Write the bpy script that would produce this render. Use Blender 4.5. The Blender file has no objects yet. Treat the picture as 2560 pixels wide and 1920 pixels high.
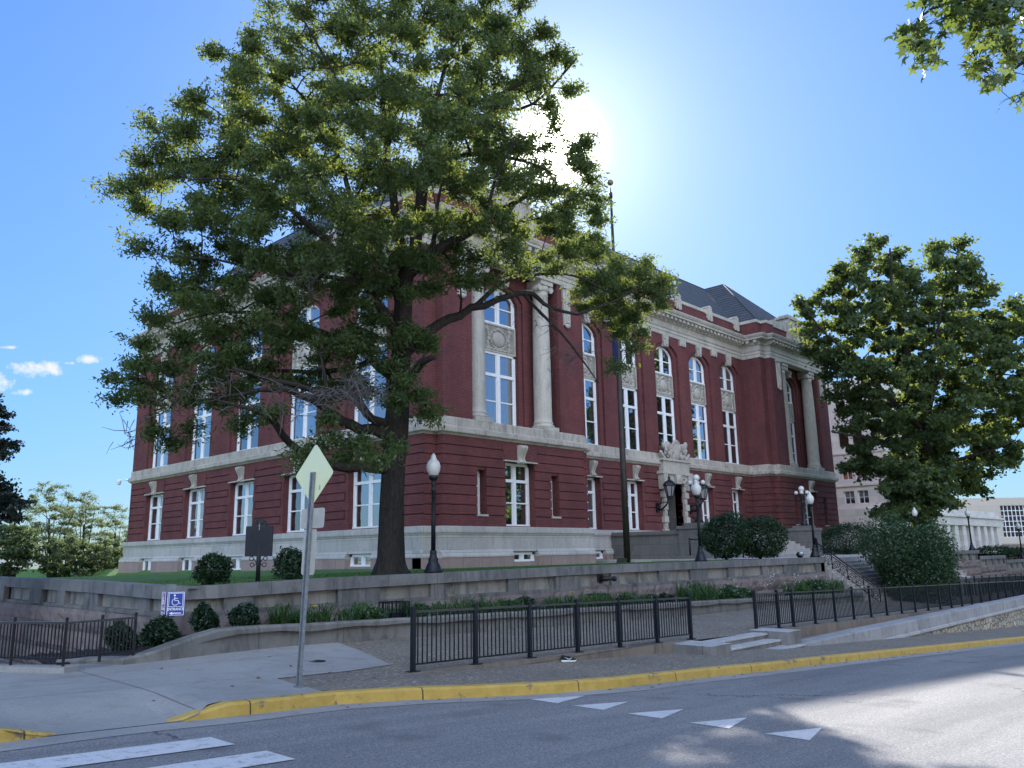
import bpy, bmesh, math, random
import numpy as np
from mathutils import Vector, Matrix

# ------------------------------------------------------------------ camera, world, sun, exposure
scene = bpy.context.scene
COL = scene.collection
CAM = np.array([-25.284, -28.5614, 2.0])
CR = np.array([0.69069737, -0.72294243, -0.01707007])
CU = np.array([-0.13706379, -0.15405489, 0.97850938])
CW = np.array([0.71003568, 0.67351416, 0.20549454])
FPX = 2023.43
cd = bpy.data.cameras.new('camera'); cam = bpy.data.objects.new('camera', cd); COL.objects.link(cam)
cd.sensor_fit = 'HORIZONTAL'; cd.sensor_width = 36.0; cd.lens = FPX / 2560 * 36.0
cd.clip_start = 0.1; cd.clip_end = 8000
m = Matrix.Identity(4)
for i in range(3):
    m[i][0], m[i][1], m[i][2], m[i][3] = CR[i], CU[i], -CW[i], CAM[i]
cam.matrix_world = m
scene.camera = cam
scene.view_settings.view_transform = 'Standard'; scene.view_settings.look = 'None'
scene.view_settings.gamma = 1.0; scene.view_settings.exposure = 2.32
scene.view_settings.use_curve_mapping = False

SUN_DIR = np.array([0.67700880, 0.56558942, 0.47092218])
SUN_EL = math.asin(SUN_DIR[2]); SUN_AZ = math.atan2(SUN_DIR[0], SUN_DIR[1])
w = bpy.data.worlds.new('World'); scene.world = w; w.use_nodes = True
nt = w.node_tree; N = nt.nodes; L = nt.links; N.clear()
def wn(t, **kw):
    n = N.new(t)
    for k, v in kw.items(): setattr(n, k, v)
    return n
def wmath(op, a, b=None):
    n = wn('ShaderNodeMath', operation=op)
    for i, v in enumerate((a, b)):
        if v is None: continue
        if isinstance(v, (int, float)): n.inputs[i].default_value = v
        else: L.new(v, n.inputs[i])
    return n.outputs[0]
out = wn('ShaderNodeOutputWorld'); bg = wn('ShaderNodeBackground')
sky = wn('ShaderNodeTexSky'); sky.sky_type = 'NISHITA'; sky.sun_disc = False
sky.sun_elevation = SUN_EL; sky.sun_rotation = SUN_AZ
sky.altitude = 200; sky.air_density = 1.0; sky.dust_density = 0.6; sky.ozone_density = 3.0
tc = wn('ShaderNodeTexCoord')
dot = wn('ShaderNodeVectorMath', operation='DOT_PRODUCT'); L.new(tc.outputs['Generated'], dot.inputs[0]); dot.inputs[1].default_value = tuple(SUN_DIR)
dd = wmath('MAXIMUM', dot.outputs['Value'], 0.0)
glow = wmath('ADD', wmath('MULTIPLY', wmath('POWER', dd, 2600.0), 60.0), wmath('MULTIPLY', wmath('POWER', dd, 160.0), 1.0))
glow = wmath('ADD', glow, wmath('MULTIPLY', wmath('POWER', dd, 25.0), 0.16))
gc = wn('ShaderNodeMix', data_type='RGBA', blend_type='MULTIPLY'); gc.inputs[0].default_value = 1.0
comb = wn('ShaderNodeCombineColor')
for i in range(3): L.new(glow, comb.inputs[i])
L.new(comb.outputs[0], gc.inputs[6]); gc.inputs[7].default_value = (1.0, 0.97, 0.9, 1)
add = wn('ShaderNodeMix', data_type='RGBA', blend_type='ADD'); add.inputs[0].default_value = 1.0
lum = wn('ShaderNodeRGBToBW'); L.new(sky.outputs[0], lum.inputs[0])
sh = wmath('DIVIDE', 1.0, wmath('ADD', 1.0, wmath('DIVIDE', lum.outputs[0], 5.0)))
shc = wn('ShaderNodeCombineColor')
for i in range(3): L.new(sh, shc.inputs[i])
soft = wn('ShaderNodeMix', data_type='RGBA', blend_type='MULTIPLY'); soft.inputs[0].default_value = 1.0
L.new(sky.outputs[0], soft.inputs[6]); L.new(shc.outputs[0], soft.inputs[7])
tint = wn('ShaderNodeMix', data_type='RGBA', blend_type='MULTIPLY'); tint.inputs[0].default_value = 1.0
L.new(soft.outputs[2], tint.inputs[6]); tint.inputs[7].default_value = (0.35, 0.52, 0.74, 1)
L.new(tint.outputs[2], add.inputs[6]); L.new(gc.outputs[2], add.inputs[7])
# a few small fair-weather clouds low in the west, as part of the sky
def pixdir(x, y):
    d = CW * FPX + CR * (x - 1280) - CU * (y - 960); return d / np.linalg.norm(d)
cl = None
noise = wn('ShaderNodeTexNoise'); noise.inputs['Scale'].default_value = 75.0; noise.inputs['Detail'].default_value = 8.0; noise.inputs['Roughness'].default_value = 0.6
L.new(tc.outputs['Generated'], noise.inputs['Vector'])
for (px, py, rx, ry) in ((85, 922, 56, 17), (222, 899, 22, 10), (58, 981, 15, 7), (-4, 958, 22, 16), (10, 868, 26, 4), (172, 908, 10, 4), (-70, 940, 60, 24)):
    d0 = pixdir(px, py); hx = np.array([CR[0], CR[1], 0]); hx /= np.linalg.norm(hx); hz = np.cross(hx, d0); hz /= np.linalg.norm(hz)
    sub = wn('ShaderNodeVectorMath', operation='SUBTRACT'); L.new(tc.outputs['Generated'], sub.inputs[0]); sub.inputs[1].default_value = tuple(d0)
    dx_ = wn('ShaderNodeVectorMath', operation='DOT_PRODUCT'); L.new(sub.outputs[0], dx_.inputs[0]); dx_.inputs[1].default_value = tuple(hx * FPX / rx)
    dz_ = wn('ShaderNodeVectorMath', operation='DOT_PRODUCT'); L.new(sub.outputs[0], dz_.inputs[0]); dz_.inputs[1].default_value = tuple(hz * FPX / ry)
    q = wmath('ADD', wmath('POWER', wmath('ABSOLUTE', dx_.outputs['Value']), 2.0), wmath('POWER', wmath('ABSOLUTE', dz_.outputs['Value']), 2.0))
    front = wmath('GREATER_THAN', wmath('ADD', q, 0.0), -1.0)
    v = wmath('MULTIPLY', wmath('SUBTRACT', 1.0, wmath('MULTIPLY', q, 0.55)), 1.0)
    cl = v if cl is None else wmath('MAXIMUM', cl, v)
nz = wmath('MULTIPLY', wmath('SUBTRACT', noise.outputs['Fac'], 0.5), 3.4)
ramp = wn('ShaderNodeMapRange'); ramp.inputs['From Min'].default_value = 0.35; ramp.inputs['From Max'].default_value = 1.25
L.new(wmath('ADD', cl, nz), ramp.inputs['Value'])
gate = wmath('GREATER_THAN', cl, 0.0)
cfac = wmath('MULTIPLY', wmath('MULTIPLY', ramp.outputs[0], gate), 0.85)
cm = wn('ShaderNodeMix', data_type='RGBA'); L.new(cfac, cm.inputs[0]); L.new(add.outputs[2], cm.inputs[6]); cm.inputs[7].default_value = (2.3, 2.3, 2.3, 1)
# bright cloud bank added behind the camera, unseen, to fill the shaded fronts
bd = wn('ShaderNodeVectorMath', operation='DOT_PRODUCT'); L.new(tc.outputs['Generated'], bd.inputs[0]); bd.inputs[1].default_value = (-0.62, -0.74, 0.27)
n2 = wn('ShaderNodeTexNoise'); n2.inputs['Scale'].default_value = 3.2; n2.inputs['Detail'].default_value = 9.0; n2.inputs['Roughness'].default_value = 0.58; L.new(tc.outputs['Generated'], n2.inputs['Vector'])
bk = wn('ShaderNodeMapRange'); bk.inputs['From Min'].default_value = 0.42; bk.inputs['From Max'].default_value = 0.75; L.new(bd.outputs['Value'], bk.inputs['Value'])
cv = wn('ShaderNodeMapRange'); cv.inputs['From Min'].default_value = 0.40; cv.inputs['From Max'].default_value = 0.56; L.new(n2.outputs['Fac'], cv.inputs['Value'])
cm2 = wn('ShaderNodeMix', data_type='RGBA'); L.new(wmath('MULTIPLY', bk.outputs[0], cv.outputs[0]), cm2.inputs[0]); L.new(cm.outputs[2], cm2.inputs[6]); cm2.inputs[7].default_value = (7.6, 8.8, 11.0, 1)
L.new(cm2.outputs[2], bg.inputs[0]); bg.inputs[1].default_value = 0.088
L.new(bg.outputs[0], out.inputs[0])

sl = bpy.data.lights.new('sun', 'SUN'); sl.energy = 2.5; sl.angle = math.radians(0.53); sl.color = (1.0, 0.95, 0.88)
so = bpy.data.objects.new('sun', sl); COL.objects.link(so); so.location = (40, 30, 60)
so.rotation_mode = 'QUATERNION'; so.rotation_quaternion = Vector(tuple(SUN_DIR)).to_track_quat('Z', 'Y')

# ------------------------------------------------------------------ helpers
def pray(x, y): return CW * FPX + CR * (x - 1280) - CU * (y - 960)
def at_d(x, y, d): return CAM + pray(x, y) * (d / FPX)            # a point d metres in front of the camera
def at_y(x, y, Y): r = pray(x, y); return CAM + r * ((Y - CAM[1]) / r[1])
def at_x(x, y, X): r = pray(x, y); return CAM + r * ((X - CAM[0]) / r[0])
def at_z(x, y, z): r = pray(x, y); return CAM + r * ((z - 2.0) / r[2])

def tag(o, label=None, cat=None, group=None, kind=None):
    if label: o['label'] = label
    if cat: o['category'] = cat
    if group: o['group'] = group
    if kind: o['kind'] = kind
    return o
def thing(name, label, cat, loc=(0, 0, 0), group=None, rz=0):
    o = bpy.data.objects.new(name, None); COL.objects.link(o); o.location = loc; o.rotation_euler = (0, 0, rz)
    o.empty_display_size = 0.2
    return tag(o, label, cat, group)
def copy_tree(o, parent=None):
    c = o.copy(); COL.objects.link(c)
    if parent: c.parent = parent
    for ch in list(o.children): copy_tree(ch, c)
    return c

class Face:                                   # wall frame: u along the wall, d outward, z up
    def __init__(s, o, ux, n): s.o = np.array(o, float); s.u = np.array(ux, float); s.n = np.array(n, float)
    def p(s, u, d, z): q = s.o + s.u * u + s.n * d; return (q[0], q[1], q[2] + z)
WORLD = Face((0, 0, 0), (1, 0, 0), (0, 1, 0))

class MB:
    def __init__(s): s.v = []; s.f = []; s.sm = []
    def poly(s, pts, smooth=False):
        i = len(s.v); s.v += [tuple(map(float, p)) for p in pts]; s.f.append(tuple(range(i, i + len(pts)))); s.sm.append(smooth)
    def mesh(s, vs, fs, smooth=False):
        i = len(s.v); s.v += [tuple(map(float, p)) for p in vs]
        for f in fs: s.f.append(tuple(i + k for k in f)); s.sm.append(smooth)
    def box(s, x0, x1, y0, y1, z0, z1, F=WORLD):
        P = F.p
        vs = [P(x0, y0, z0), P(x1, y0, z0), P(x1, y1, z0), P(x0, y1, z0), P(x0, y0, z1), P(x1, y0, z1), P(x1, y1, z1), P(x0, y1, z1)]
        s.mesh(vs, [(0, 3, 2, 1), (4, 5, 6, 7), (0, 1, 5, 4), (1, 2, 6, 5), (2, 3, 7, 6), (3, 0, 4, 7)])
    def bbox(s, x0, x1, y0, y1, z0, z1, b=0.01, F=WORLD):      # box with chamfered edges
        bm = bmesh.new(); bmesh.ops.create_cube(bm, size=1)
        for v in bm.verts: v.co = ((x0 + x1) / 2 + v.co.x * (x1 - x0), (y0 + y1) / 2 + v.co.y * (y1 - y0), (z0 + z1) / 2 + v.co.z * (z1 - z0))
        bmesh.ops.bevel(bm, geom=bm.edges[:], offset=b, segments=1, affect='EDGES')
        bm.verts.index_update(); s.mesh([F.p(*v.co) for v in bm.verts], [[v.index for v in f.verts] for f in bm.faces]); bm.free()
    def prism(s, pts, d0, d1, F):                               # outline in (u, z), extruded d0..d1
        n = len(pts); a = [F.p(u, d0, z) for u, z in pts]; b = [F.p(u, d1, z) for u, z in pts]
        s.mesh(a + b, [tuple(range(n)), tuple(range(2 * n - 1, n - 1, -1))] + [(i, i + n, (i + 1) % n + n, (i + 1) % n) for i in range(n)])
    def prism_z(s, pts, z0, z1):
        n = len(pts); a = [(x, y, z0) for x, y in pts]; b = [(x, y, z1) for x, y in pts]
        s.mesh(a + b, [tuple(range(n - 1, -1, -1)), tuple(range(n, 2 * n))] + [(i, (i + 1) % n, (i + 1) % n + n, i + n) for i in range(n)])
    def tube(s, pts, radii, k=8, cap=True, smooth=True, knob=0.0):
        pts = [np.array(p, float) for p in pts]; n = len(pts)
        if not hasattr(radii, '__len__'): radii = [radii] * n
        base = len(s.v); prev = None
        for i in range(n):
            t = pts[min(i + 1, n - 1)] - pts[max(i - 1, 0)]; t = t / (np.linalg.norm(t) + 1e-9)
            ref = np.array([0, 0, 1.]) if abs(t[2]) < 0.9 else np.array([1., 0, 0])
            if prev is None: a = np.cross(t, ref)
            else:
                a = prev - t * (prev @ t)
                if np.linalg.norm(a) < 1e-6: a = np.cross(t, ref)
            a = a / np.linalg.norm(a); prev = a; b = np.cross(t, a)
            for j in range(k):
                th = 2 * math.pi * j / k; rr = radii[i]
                if knob: rr *= 1 + knob * (math.sin(th * 5 + i * .13) * .5 + math.sin(th * 9 + i * .5 + 1) * .3 + math.sin(th * 3 - i * .35 + 2) * .4 + math.sin(i * .9 + th * 2) * .3)
                s.v.append(tuple(pts[i] + rr * (a * math.cos(th) + b * math.sin(th))))
        for i in range(n - 1):
            for j in range(k):
                s.f.append((base + i * k + j, base + i * k + (j + 1) % k, base + (i + 1) * k + (j + 1) % k, base + (i + 1) * k + j)); s.sm.append(smooth)
        if cap:
            s.f.append(tuple(base + j for j in range(k - 1, -1, -1))); s.sm.append(False)
            s.f.append(tuple(base + (n - 1) * k + j for j in range(k))); s.sm.append(False)
    def lathe(s, c, prof, k=16, smooth=True):                   # prof: (radius, z)
        base = len(s.v); n = len(prof)
        for r, z in prof:
            for j in range(k):
                th = 2 * math.pi * j / k; s.v.append((c[0] + r * math.cos(th), c[1] + r * math.sin(th), c[2] + z))
        for i in range(n - 1):
            for j in range(k):
                s.f.append((base + i * k + j, base + i * k + (j + 1) % k, base + (i + 1) * k + (j + 1) % k, base + (i + 1) * k + j)); s.sm.append(smooth)
        s.f.append(tuple(base + j for j in range(k - 1, -1, -1))); s.sm.append(False)
        s.f.append(tuple(base + (n - 1) * k + j for j in range(k))); s.sm.append(False)
    def ball(s, c, r, sq=(1, 1, 1), k=10, h=6, F=WORLD):
        vs = []; fs = []
        for i in range(h + 1):
            ph = math.pi * i / h
            for j in range(k):
                th = 2 * math.pi * j / k
                vs.append(F.p(c[0] + r * sq[0] * math.sin(ph) * math.cos(th), c[1] + r * sq[1] * math.sin(ph) * math.sin(th), c[2] + r * sq[2] * math.cos(ph)))
        for i in range(h):
            for j in range(k): fs.append((i * k + j, i * k + (j + 1) % k, (i + 1) * k + (j + 1) % k, (i + 1) * k + j))
        s.mesh(vs, fs, True)
    def sweep(s, path, prof, closed=False, z=0.0):              # prof (outward offset, z); outward is left of the path direction
        P = [np.array(p[:2], float) for p in path]; n = len(P); rows = []
        for i in range(n):
            def nrm(a, b): t = b - a; t = t / np.linalg.norm(t); return np.array([-t[1], t[0]])
            ns = []
            if closed or i > 0: ns.append(nrm(P[i - 1], P[i]))
            if closed or i < n - 1: ns.append(nrm(P[i], P[(i + 1) % n]))
            if len(ns) == 2:
                mm = ns[0] + ns[1]; mm = mm / max(np.linalg.norm(mm), 1e-6); mm = mm / max(mm @ ns[0], 0.3)
            else: mm = ns[0]
            zz = path[i][2] if len(path[i]) > 2 else z
            rows.append([(P[i][0] + mm[0] * o, P[i][1] + mm[1] * o, zz + h) for o, h in prof])
        k = len(prof)
        for i in range(n if closed else n - 1):
            A, B = rows[i], rows[(i + 1) % n]
            for j in range(k - 1): s.poly([A[j], B[j], B[j + 1], A[j + 1]])
        if not closed and k > 2: s.poly(rows[0][::-1]); s.poly(rows[-1])
    def build(s, name, mat, parent=None, recenter=True):
        off = Vector((0, 0, 0)); inv = None
        if parent is not None:
            q = parent; chain = Matrix.Identity(4)
            while q is not None:
                chain = Matrix.LocRotScale(q.location, q.rotation_euler, None) @ chain; q = q.parent
            inv = chain.inverted()
        vs = [tuple(inv @ Vector(v)) for v in s.v] if inv is not None else s.v
        me = bpy.data.meshes.new(name); me.from_pydata(vs, [], s.f); me.update()
        if any(s.sm): me.polygons.foreach_set('use_smooth', s.sm)
        if mat is not None: me.materials.append(mat)
        o = bpy.data.objects.new(name, me); COL.objects.link(o)
        if parent is not None: o.parent = parent
        return o
def struct(o): o['kind'] = 'structure'; return o

# ------------------------------------------------------------------ materials
def newmat(name):
    m = bpy.data.materials.new(name); m.use_nodes = True; t = m.node_tree
    b = t.nodes['Principled BSDF']; return m, t, b
def nmix(t, fac, a, b, mode='MIX'):
    n = t.nodes.new('ShaderNodeMix'); n.data_type = 'RGBA'; n.blend_type = mode
    for s, v in ((0, fac), (6, a), (7, b)):
        if isinstance(v, (int, float)): n.inputs[s].default_value = v
        elif isinstance(v, tuple): n.inputs[s].default_value = v if len(v) == 4 else (*v, 1)
        else: t.links.new(v, n.inputs[s])
    return n.outputs[2]
def nnoise(t, scale, detail=4, rough=0.55, vec=None, dist=0.0):
    n = t.nodes.new('ShaderNodeTexNoise'); n.inputs['Scale'].default_value = scale; n.inputs['Detail'].default_value = detail
    n.inputs['Roughness'].default_value = rough; n.inputs['Distortion'].default_value = dist
    if vec is not None: t.links.new(vec, n.inputs['Vector'])
    return n.outputs['Fac']
def nramp(t, fac, stops):
    n = t.nodes.new('ShaderNodeValToRGB'); e = n.color_ramp.elements
    while len(e) > 1: e.remove(e[-1])
    e[0].position = stops[0][0]; e[0].color = (*stops[0][1], 1) if len(stops[0][1]) == 3 else stops[0][1]
    for p, c in stops[1:]:
        x = e.new(p); x.color = (*c, 1)
    t.links.new(fac, n.inputs[0]); return n.outputs[0]
def nmap(t, vec, scale=(1, 1, 1), rot=(0, 0, 0), loc=(0, 0, 0)):
    n = t.nodes.new('ShaderNodeMapping'); n.inputs['Scale'].default_value = scale; n.inputs['Rotation'].default_value = rot; n.inputs['Location'].default_value = loc
    t.links.new(vec, n.inputs['Vector']); return n.outputs[0]
def npos(t): return t.nodes.new('ShaderNodeNewGeometry').outputs['Position']
def nobj(t): return t.nodes.new('ShaderNodeTexCoord').outputs['Object']
def nbump(t, b, h, strength=0.3, dist=0.02):
    n = t.nodes.new('ShaderNodeBump'); n.inputs['Strength'].default_value = strength; n.inputs['Distance'].default_value = dist
    t.links.new(h, n.inputs['Height']); t.links.new(n.outputs[0], b.inputs['Normal'])
def nmath(t, op, a, b=None):
    n = t.nodes.new('ShaderNodeMath'); n.operation = op
    for i, v in enumerate((a, b)):
        if v is None: continue
        if isinstance(v, (int, float)): n.inputs[i].default_value = v
        else: t.links.new(v, n.inputs[i])
    return n.outputs[0]
def plain(name, col, rough=0.6, metal=0.0, var=0.25, scale=3.0, bump=0.0, spec=0.4):
    m, t, b = newmat(name); p = nobj(t)
    f = nnoise(t, scale, 5, 0.6, p)
    dark = tuple(c * (1 - var) for c in col); lite = tuple(min(1, c * (1 + var)) for c in col)
    c = nramp(t, f, [(0.3, dark), (0.7, lite)]); t.links.new(c, b.inputs['Base Color'])
    b.inputs['Roughness'].default_value = rough; b.inputs['Metallic'].default_value = metal; b.inputs['Specular IOR Level'].default_value = spec
    if bump: nbump(t, b, nnoise(t, scale * 12, 4, 0.6, p), bump, 0.01)
    return m
def stone(name, col, joints=None, stain=0.35, stainc=(0.05, 0.05, 0.05), rough=0.75, streak=1.0, bump=0.15, jcol=0.55):
    # dressed stone: block-to-block tint, rain streaks and weathering; joints=(block length, course height)
    m, t, b = newmat(name); p = npos(t)
    big = nnoise(t, 0.9, 5, 0.6, p); fine = nnoise(t, 9.0, 5, 0.65, p)
    c = nramp(t, fine, [(0.25, tuple(k * 0.86 for k in col)), (0.75, tuple(min(1, k * 1.1) for k in col))])
    if joints:
        sx = t.nodes.new('ShaderNodeSeparateXYZ'); t.links.new(p, sx.inputs[0]); cb = t.nodes.new('ShaderNodeCombineXYZ')
        t.links.new(nmath(t, 'ADD', sx.outputs[0], sx.outputs[1]), cb.inputs[0]); t.links.new(sx.outputs[2], cb.inputs[1])
        br = t.nodes.new('ShaderNodeTexBrick'); t.links.new(cb.outputs[0], br.inputs['Vector']); br.inputs['Scale'].default_value = 1.0
        br.inputs['Brick Width'].default_value = joints[0]; br.inputs['Row Height'].default_value = joints[1]; br.inputs['Mortar Size'].default_value = 0.012
        br.inputs['Color1'].default_value = (0.86, 0.86, 0.86, 1); br.inputs['Color2'].default_value = (1.08, 1.06, 1.04, 1); br.inputs['Mortar'].default_value = (jcol, jcol, jcol, 1)
        c = nmix(t, 1.0, c, br.outputs['Color'], 'MULTIPLY')
    st = nnoise(t, 1.0, 6, 0.65, nmap(t, p, (1.9, 1.9, 0.62)), 1.5)
    sf = nmath(t, 'MULTIPLY', nramp(t, st, [(0.47, (0, 0, 0)), (0.72, (1, 1, 1))]), stain * streak)
    c = nmix(t, sf, c, stainc)
    bf = nmath(t, 'MULTIPLY', nramp(t, big, [(0.45, (0, 0, 0)), (0.75, (1, 1, 1))]), stain * 0.8)
    c = nmix(t, bf, c, tuple(k * 0.5 for k in col))
    t.links.new(c, b.inputs['Base Color']); b.inputs['Roughness'].default_value = rough; b.inputs['Specular IOR Level'].default_value = 0.3
    nbump(t, b, nnoise(t, 30, 5, 0.7, p), bump, 0.01)
    return m
def brick(name, c1, c2, mortar):
    m, t, b = newmat(name); p = npos(t)
    sx = t.nodes.new('ShaderNodeSeparateXYZ'); t.links.new(p, sx.inputs[0]); cb = t.nodes.new('ShaderNodeCombineXYZ')
    t.links.new(nmath(t, 'ADD', sx.outputs[0], sx.outputs[1]), cb.inputs[0]); t.links.new(sx.outputs[2], cb.inputs[1])
    br = t.nodes.new('ShaderNodeTexBrick'); t.links.new(cb.outputs[0], br.inputs['Vector']); br.inputs['Scale'].default_value = 1.0
    br.inputs['Brick Width'].default_value = 0.23; br.inputs['Row Height'].default_value = 0.0787; br.inputs['Mortar Size'].default_value = 0.014; br.inputs['Bias'].default_value = 0.1
    br.inputs['Color1'].default_value = (*c1, 1); br.inputs['Color2'].default_value = (*c2, 1); br.inputs['Mortar'].default_value = (*mortar, 1)
    f = nnoise(t, 0.55, 6, 0.65, p)
    c = nmix(t, 1.0, br.outputs['Color'], nramp(t, f, [(0.3, (0.74, 0.76, 0.82)), (0.7, (1.2, 1.12, 1.08))]), 'MULTIPLY')
    st = nnoise(t, 1.0, 5, 0.6, nmap(t, p, (2.2, 2.2, 0.25)))
    c = nmix(t, nmath(t, 'MULTIPLY', nramp(t, st, [(0.5, (0, 0, 0)), (0.75, (1, 1, 1))]), 0.35), c, (0.07, 0.022, 0.02))
    t.links.new(c, b.inputs['Base Color']); b.inputs['Roughness'].default_value = 0.85; b.inputs['Specular IOR Level'].default_value = 0.2
    nbump(t, b, br.outputs['Fac'], -0.5, 0.006)
    return m
M = {}
M['brick'] = brick('red_brick', (0.200, 0.066, 0.062), (0.150, 0.050, 0.050), (0.085, 0.040, 0.040))
M['white_stone'] = stone('pale_limestone', (0.50, 0.465, 0.40), (1.35, 30.0), 0.40, (0.10, 0.095, 0.085))
M['band_stone'] = stone('weathered_limestone', (0.48, 0.435, 0.37), (1.35, 30.0), 0.65, (0.09, 0.085, 0.08))
M['base_stone'] = stone('grey_marble', (0.47, 0.45, 0.42), (1.5, 0.70), 0.30, (0.12, 0.11, 0.10))
M['pink_granite'] = stone('pink_granite', (0.36, 0.265, 0.24), (1.25, 30.0), 0.30, (0.12, 0.10, 0.09))
M['rough_granite'] = stone('rock_faced_granite', (0.205, 0.168, 0.155), (1.3, 0.55), 0.55, (0.05, 0.045, 0.045), 0.9, 1.0, 1.0)
M['wall_stone'] = stone('dirty_grey_stone', (0.185, 0.18, 0.17), (1.55, 30.0), 0.95, (0.040, 0.044, 0.050))
M['coping_stone'] = stone('worn_coping_stone', (0.19, 0.19, 0.185), (1.55, 30.0), 0.85, (0.055, 0.06, 0.065))
M['carving_ground'] = stone('sooty_carving_ground', (0.30, 0.28, 0.24), None, 0.7, (0.09, 0.085, 0.08))
M['panel_stone'] = stone('streaked_panel_stone', (0.27, 0.255, 0.22), None, 0.95, (0.05, 0.053, 0.058))
M['dark_stone'] = stone('dark_terrace_stone', (0.155, 0.15, 0.14), (1.3, 0.6), 0.4, (0.05, 0.05, 0.05))
M['planter_concrete'] = stone('planter_concrete', (0.205, 0.20, 0.185), (1.9, 30.0), 0.92, (0.055, 0.055, 0.05))
M['curb_concrete'] = stone('brown_concrete', (0.22, 0.185, 0.15), (1.6, 30.0), 0.6, (0.05, 0.045, 0.04))
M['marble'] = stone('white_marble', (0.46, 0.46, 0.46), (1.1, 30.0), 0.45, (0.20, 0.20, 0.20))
M['marble_wall'] = stone('weathered_marble', (0.36, 0.36, 0.36), (1.1, 30.0), 0.6, (0.12, 0.12, 0.12))
M['marble_shaded'] = stone('shaded_marble', (0.24, 0.235, 0.225), (1.1, 30.0), 0.8, (0.07, 0.068, 0.065))  # risers and block sides: shade of upright faces put into the colour, plus stains
M['step_stone'] = stone('stair_stone', (0.42, 0.40, 0.38), (1.7, 30.0), 0.3, (0.12, 0.11, 0.1))
M['office_stone'] = stone('office_marble', (0.66, 0.61, 0.57), (1.6, 0.65), 0.12, (0.25, 0.23, 0.22), jcol=0.75)
M['beige_stone'] = stone('beige_panels', (0.48, 0.43, 0.37), (2.4, 1.2), 0.08, (0.25, 0.22, 0.2), jcol=0.8)
M['white_paint'] = plain('white_paint', (0.80, 0.80, 0.80), 0.45, var=0.05)
M['black_metal'] = plain('black_metal', (0.007, 0.009, 0.014), 0.4, var=0.3, scale=8, spec=0.35)
M['rail_top'] = plain('sky_sheen_rail', (0.03, 0.032, 0.036), 0.3, var=0.3, scale=8, spec=0.6)  # lighter than the railing black: sky sheen put into the colour
M['bronze'] = plain('dark_bronze', (0.03, 0.028, 0.026), 0.45, 0.4, 0.3, 6)
M['pole_bronze'] = plain('brown_bronze', (0.05, 0.042, 0.036), 0.4, 0.5, 0.3, 3)
M['gold'] = plain('dull_gold', (0.22, 0.16, 0.07), 0.4, 0.6, 0.2, 4)
M['globe'] = plain('opal_glass', (0.58, 0.57, 0.53), 0.25, var=0.06, spec=0.5)
M['wood'] = plain('oak_door', (0.16, 0.075, 0.03), 0.5, var=0.4, scale=5)
M['navy_cloth'] = plain('navy_cloth', (0.012, 0.018, 0.07), 0.9, var=0.3)
M['sign_back'] = plain('sheet_aluminium', (0.42, 0.40, 0.34), 0.5, 0.1, 0.15, 5)
M['post_steel'] = plain('galvanised_steel', (0.23, 0.25, 0.27), 0.5, 0.4, 0.25, 14)
M['sign_blue'] = plain('sign_blue', (0.022, 0.055, 0.30), 0.4, var=0.1)
M['sign_purple'] = plain('faded_sign_purple', (0.20, 0.13, 0.34), 0.45, var=0.12)
M['sign_white'] = plain('sign_white', (0.80, 0.80, 0.82), 0.4, var=0.05)
M['plaque'] = plain('plaque_iron', (0.013, 0.016, 0.020), 0.55, 0.2, 0.3, 20, 0.3)
M['mulch'] = plain('dark_mulch', (0.022, 0.018, 0.016), 0.95, var=0.6, scale=28, bump=1.0)
M['flower'] = plain('yellow_petals', (0.80, 0.55, 0.03), 0.6, var=0.1)
M['flower_pale'] = plain('white_petals', (0.70, 0.68, 0.72), 0.6, var=0.1)
M['shoe_black'] = plain('black_mesh_fabric', (0.012, 0.012, 0.014), 0.8)
M['curtain'] = plain('drawn_curtain', (0.30, 0.12, 0.07), 0.9, var=0.3, scale=2)
M['dead_leaf'] = plain('dead_leaf', (0.14, 0.085, 0.04), 0.8, var=0.5, scale=1.0)
M['pale_paving'] = plain('pale_paving', (0.50, 0.49, 0.46), 0.85, var=0.12, scale=0.6)
M['dark_inside'] = plain('dim_interior', (0.03, 0.03, 0.032), 0.9)
def yellow_paint():
    m, t, b = newmat('yellow_kerb_paint'); p = npos(t)
    f = nnoise(t, 5, 6, 0.7, p); c = nramp(t, f, [(0.3, (0.40, 0.26, 0.05)), (0.7, (0.54, 0.37, 0.085))])
    ch = nnoise(t, 2.3, 8, 0.75, p); c = nmix(t, nramp(t, ch, [(0.575, (0, 0, 0)), (0.63, (1, 1, 1))]), c, (0.15, 0.125, 0.09))
    sx = t.nodes.new('ShaderNodeSeparateXYZ'); t.links.new(p, sx.inputs[0])
    fr = nmath(t, 'FRACT', nmath(t, 'DIVIDE', nmath(t, 'ADD', sx.outputs[0], 18.78), 2.45)); j = nmath(t, 'LESS_THAN', nmath(t, 'ABSOLUTE', nmath(t, 'SUBTRACT', fr, 0.5)), 0.004)
    c = nmix(t, j, c, (0.06, 0.045, 0.02))
    t.links.new(c, b.inputs['Base Color']); b.inputs['Roughness'].default_value = 0.65; nbump(t, b, nnoise(t, 40, 5, 0.7, p), 0.4, 0.01); return m
M['yellow'] = yellow_paint()
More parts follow.
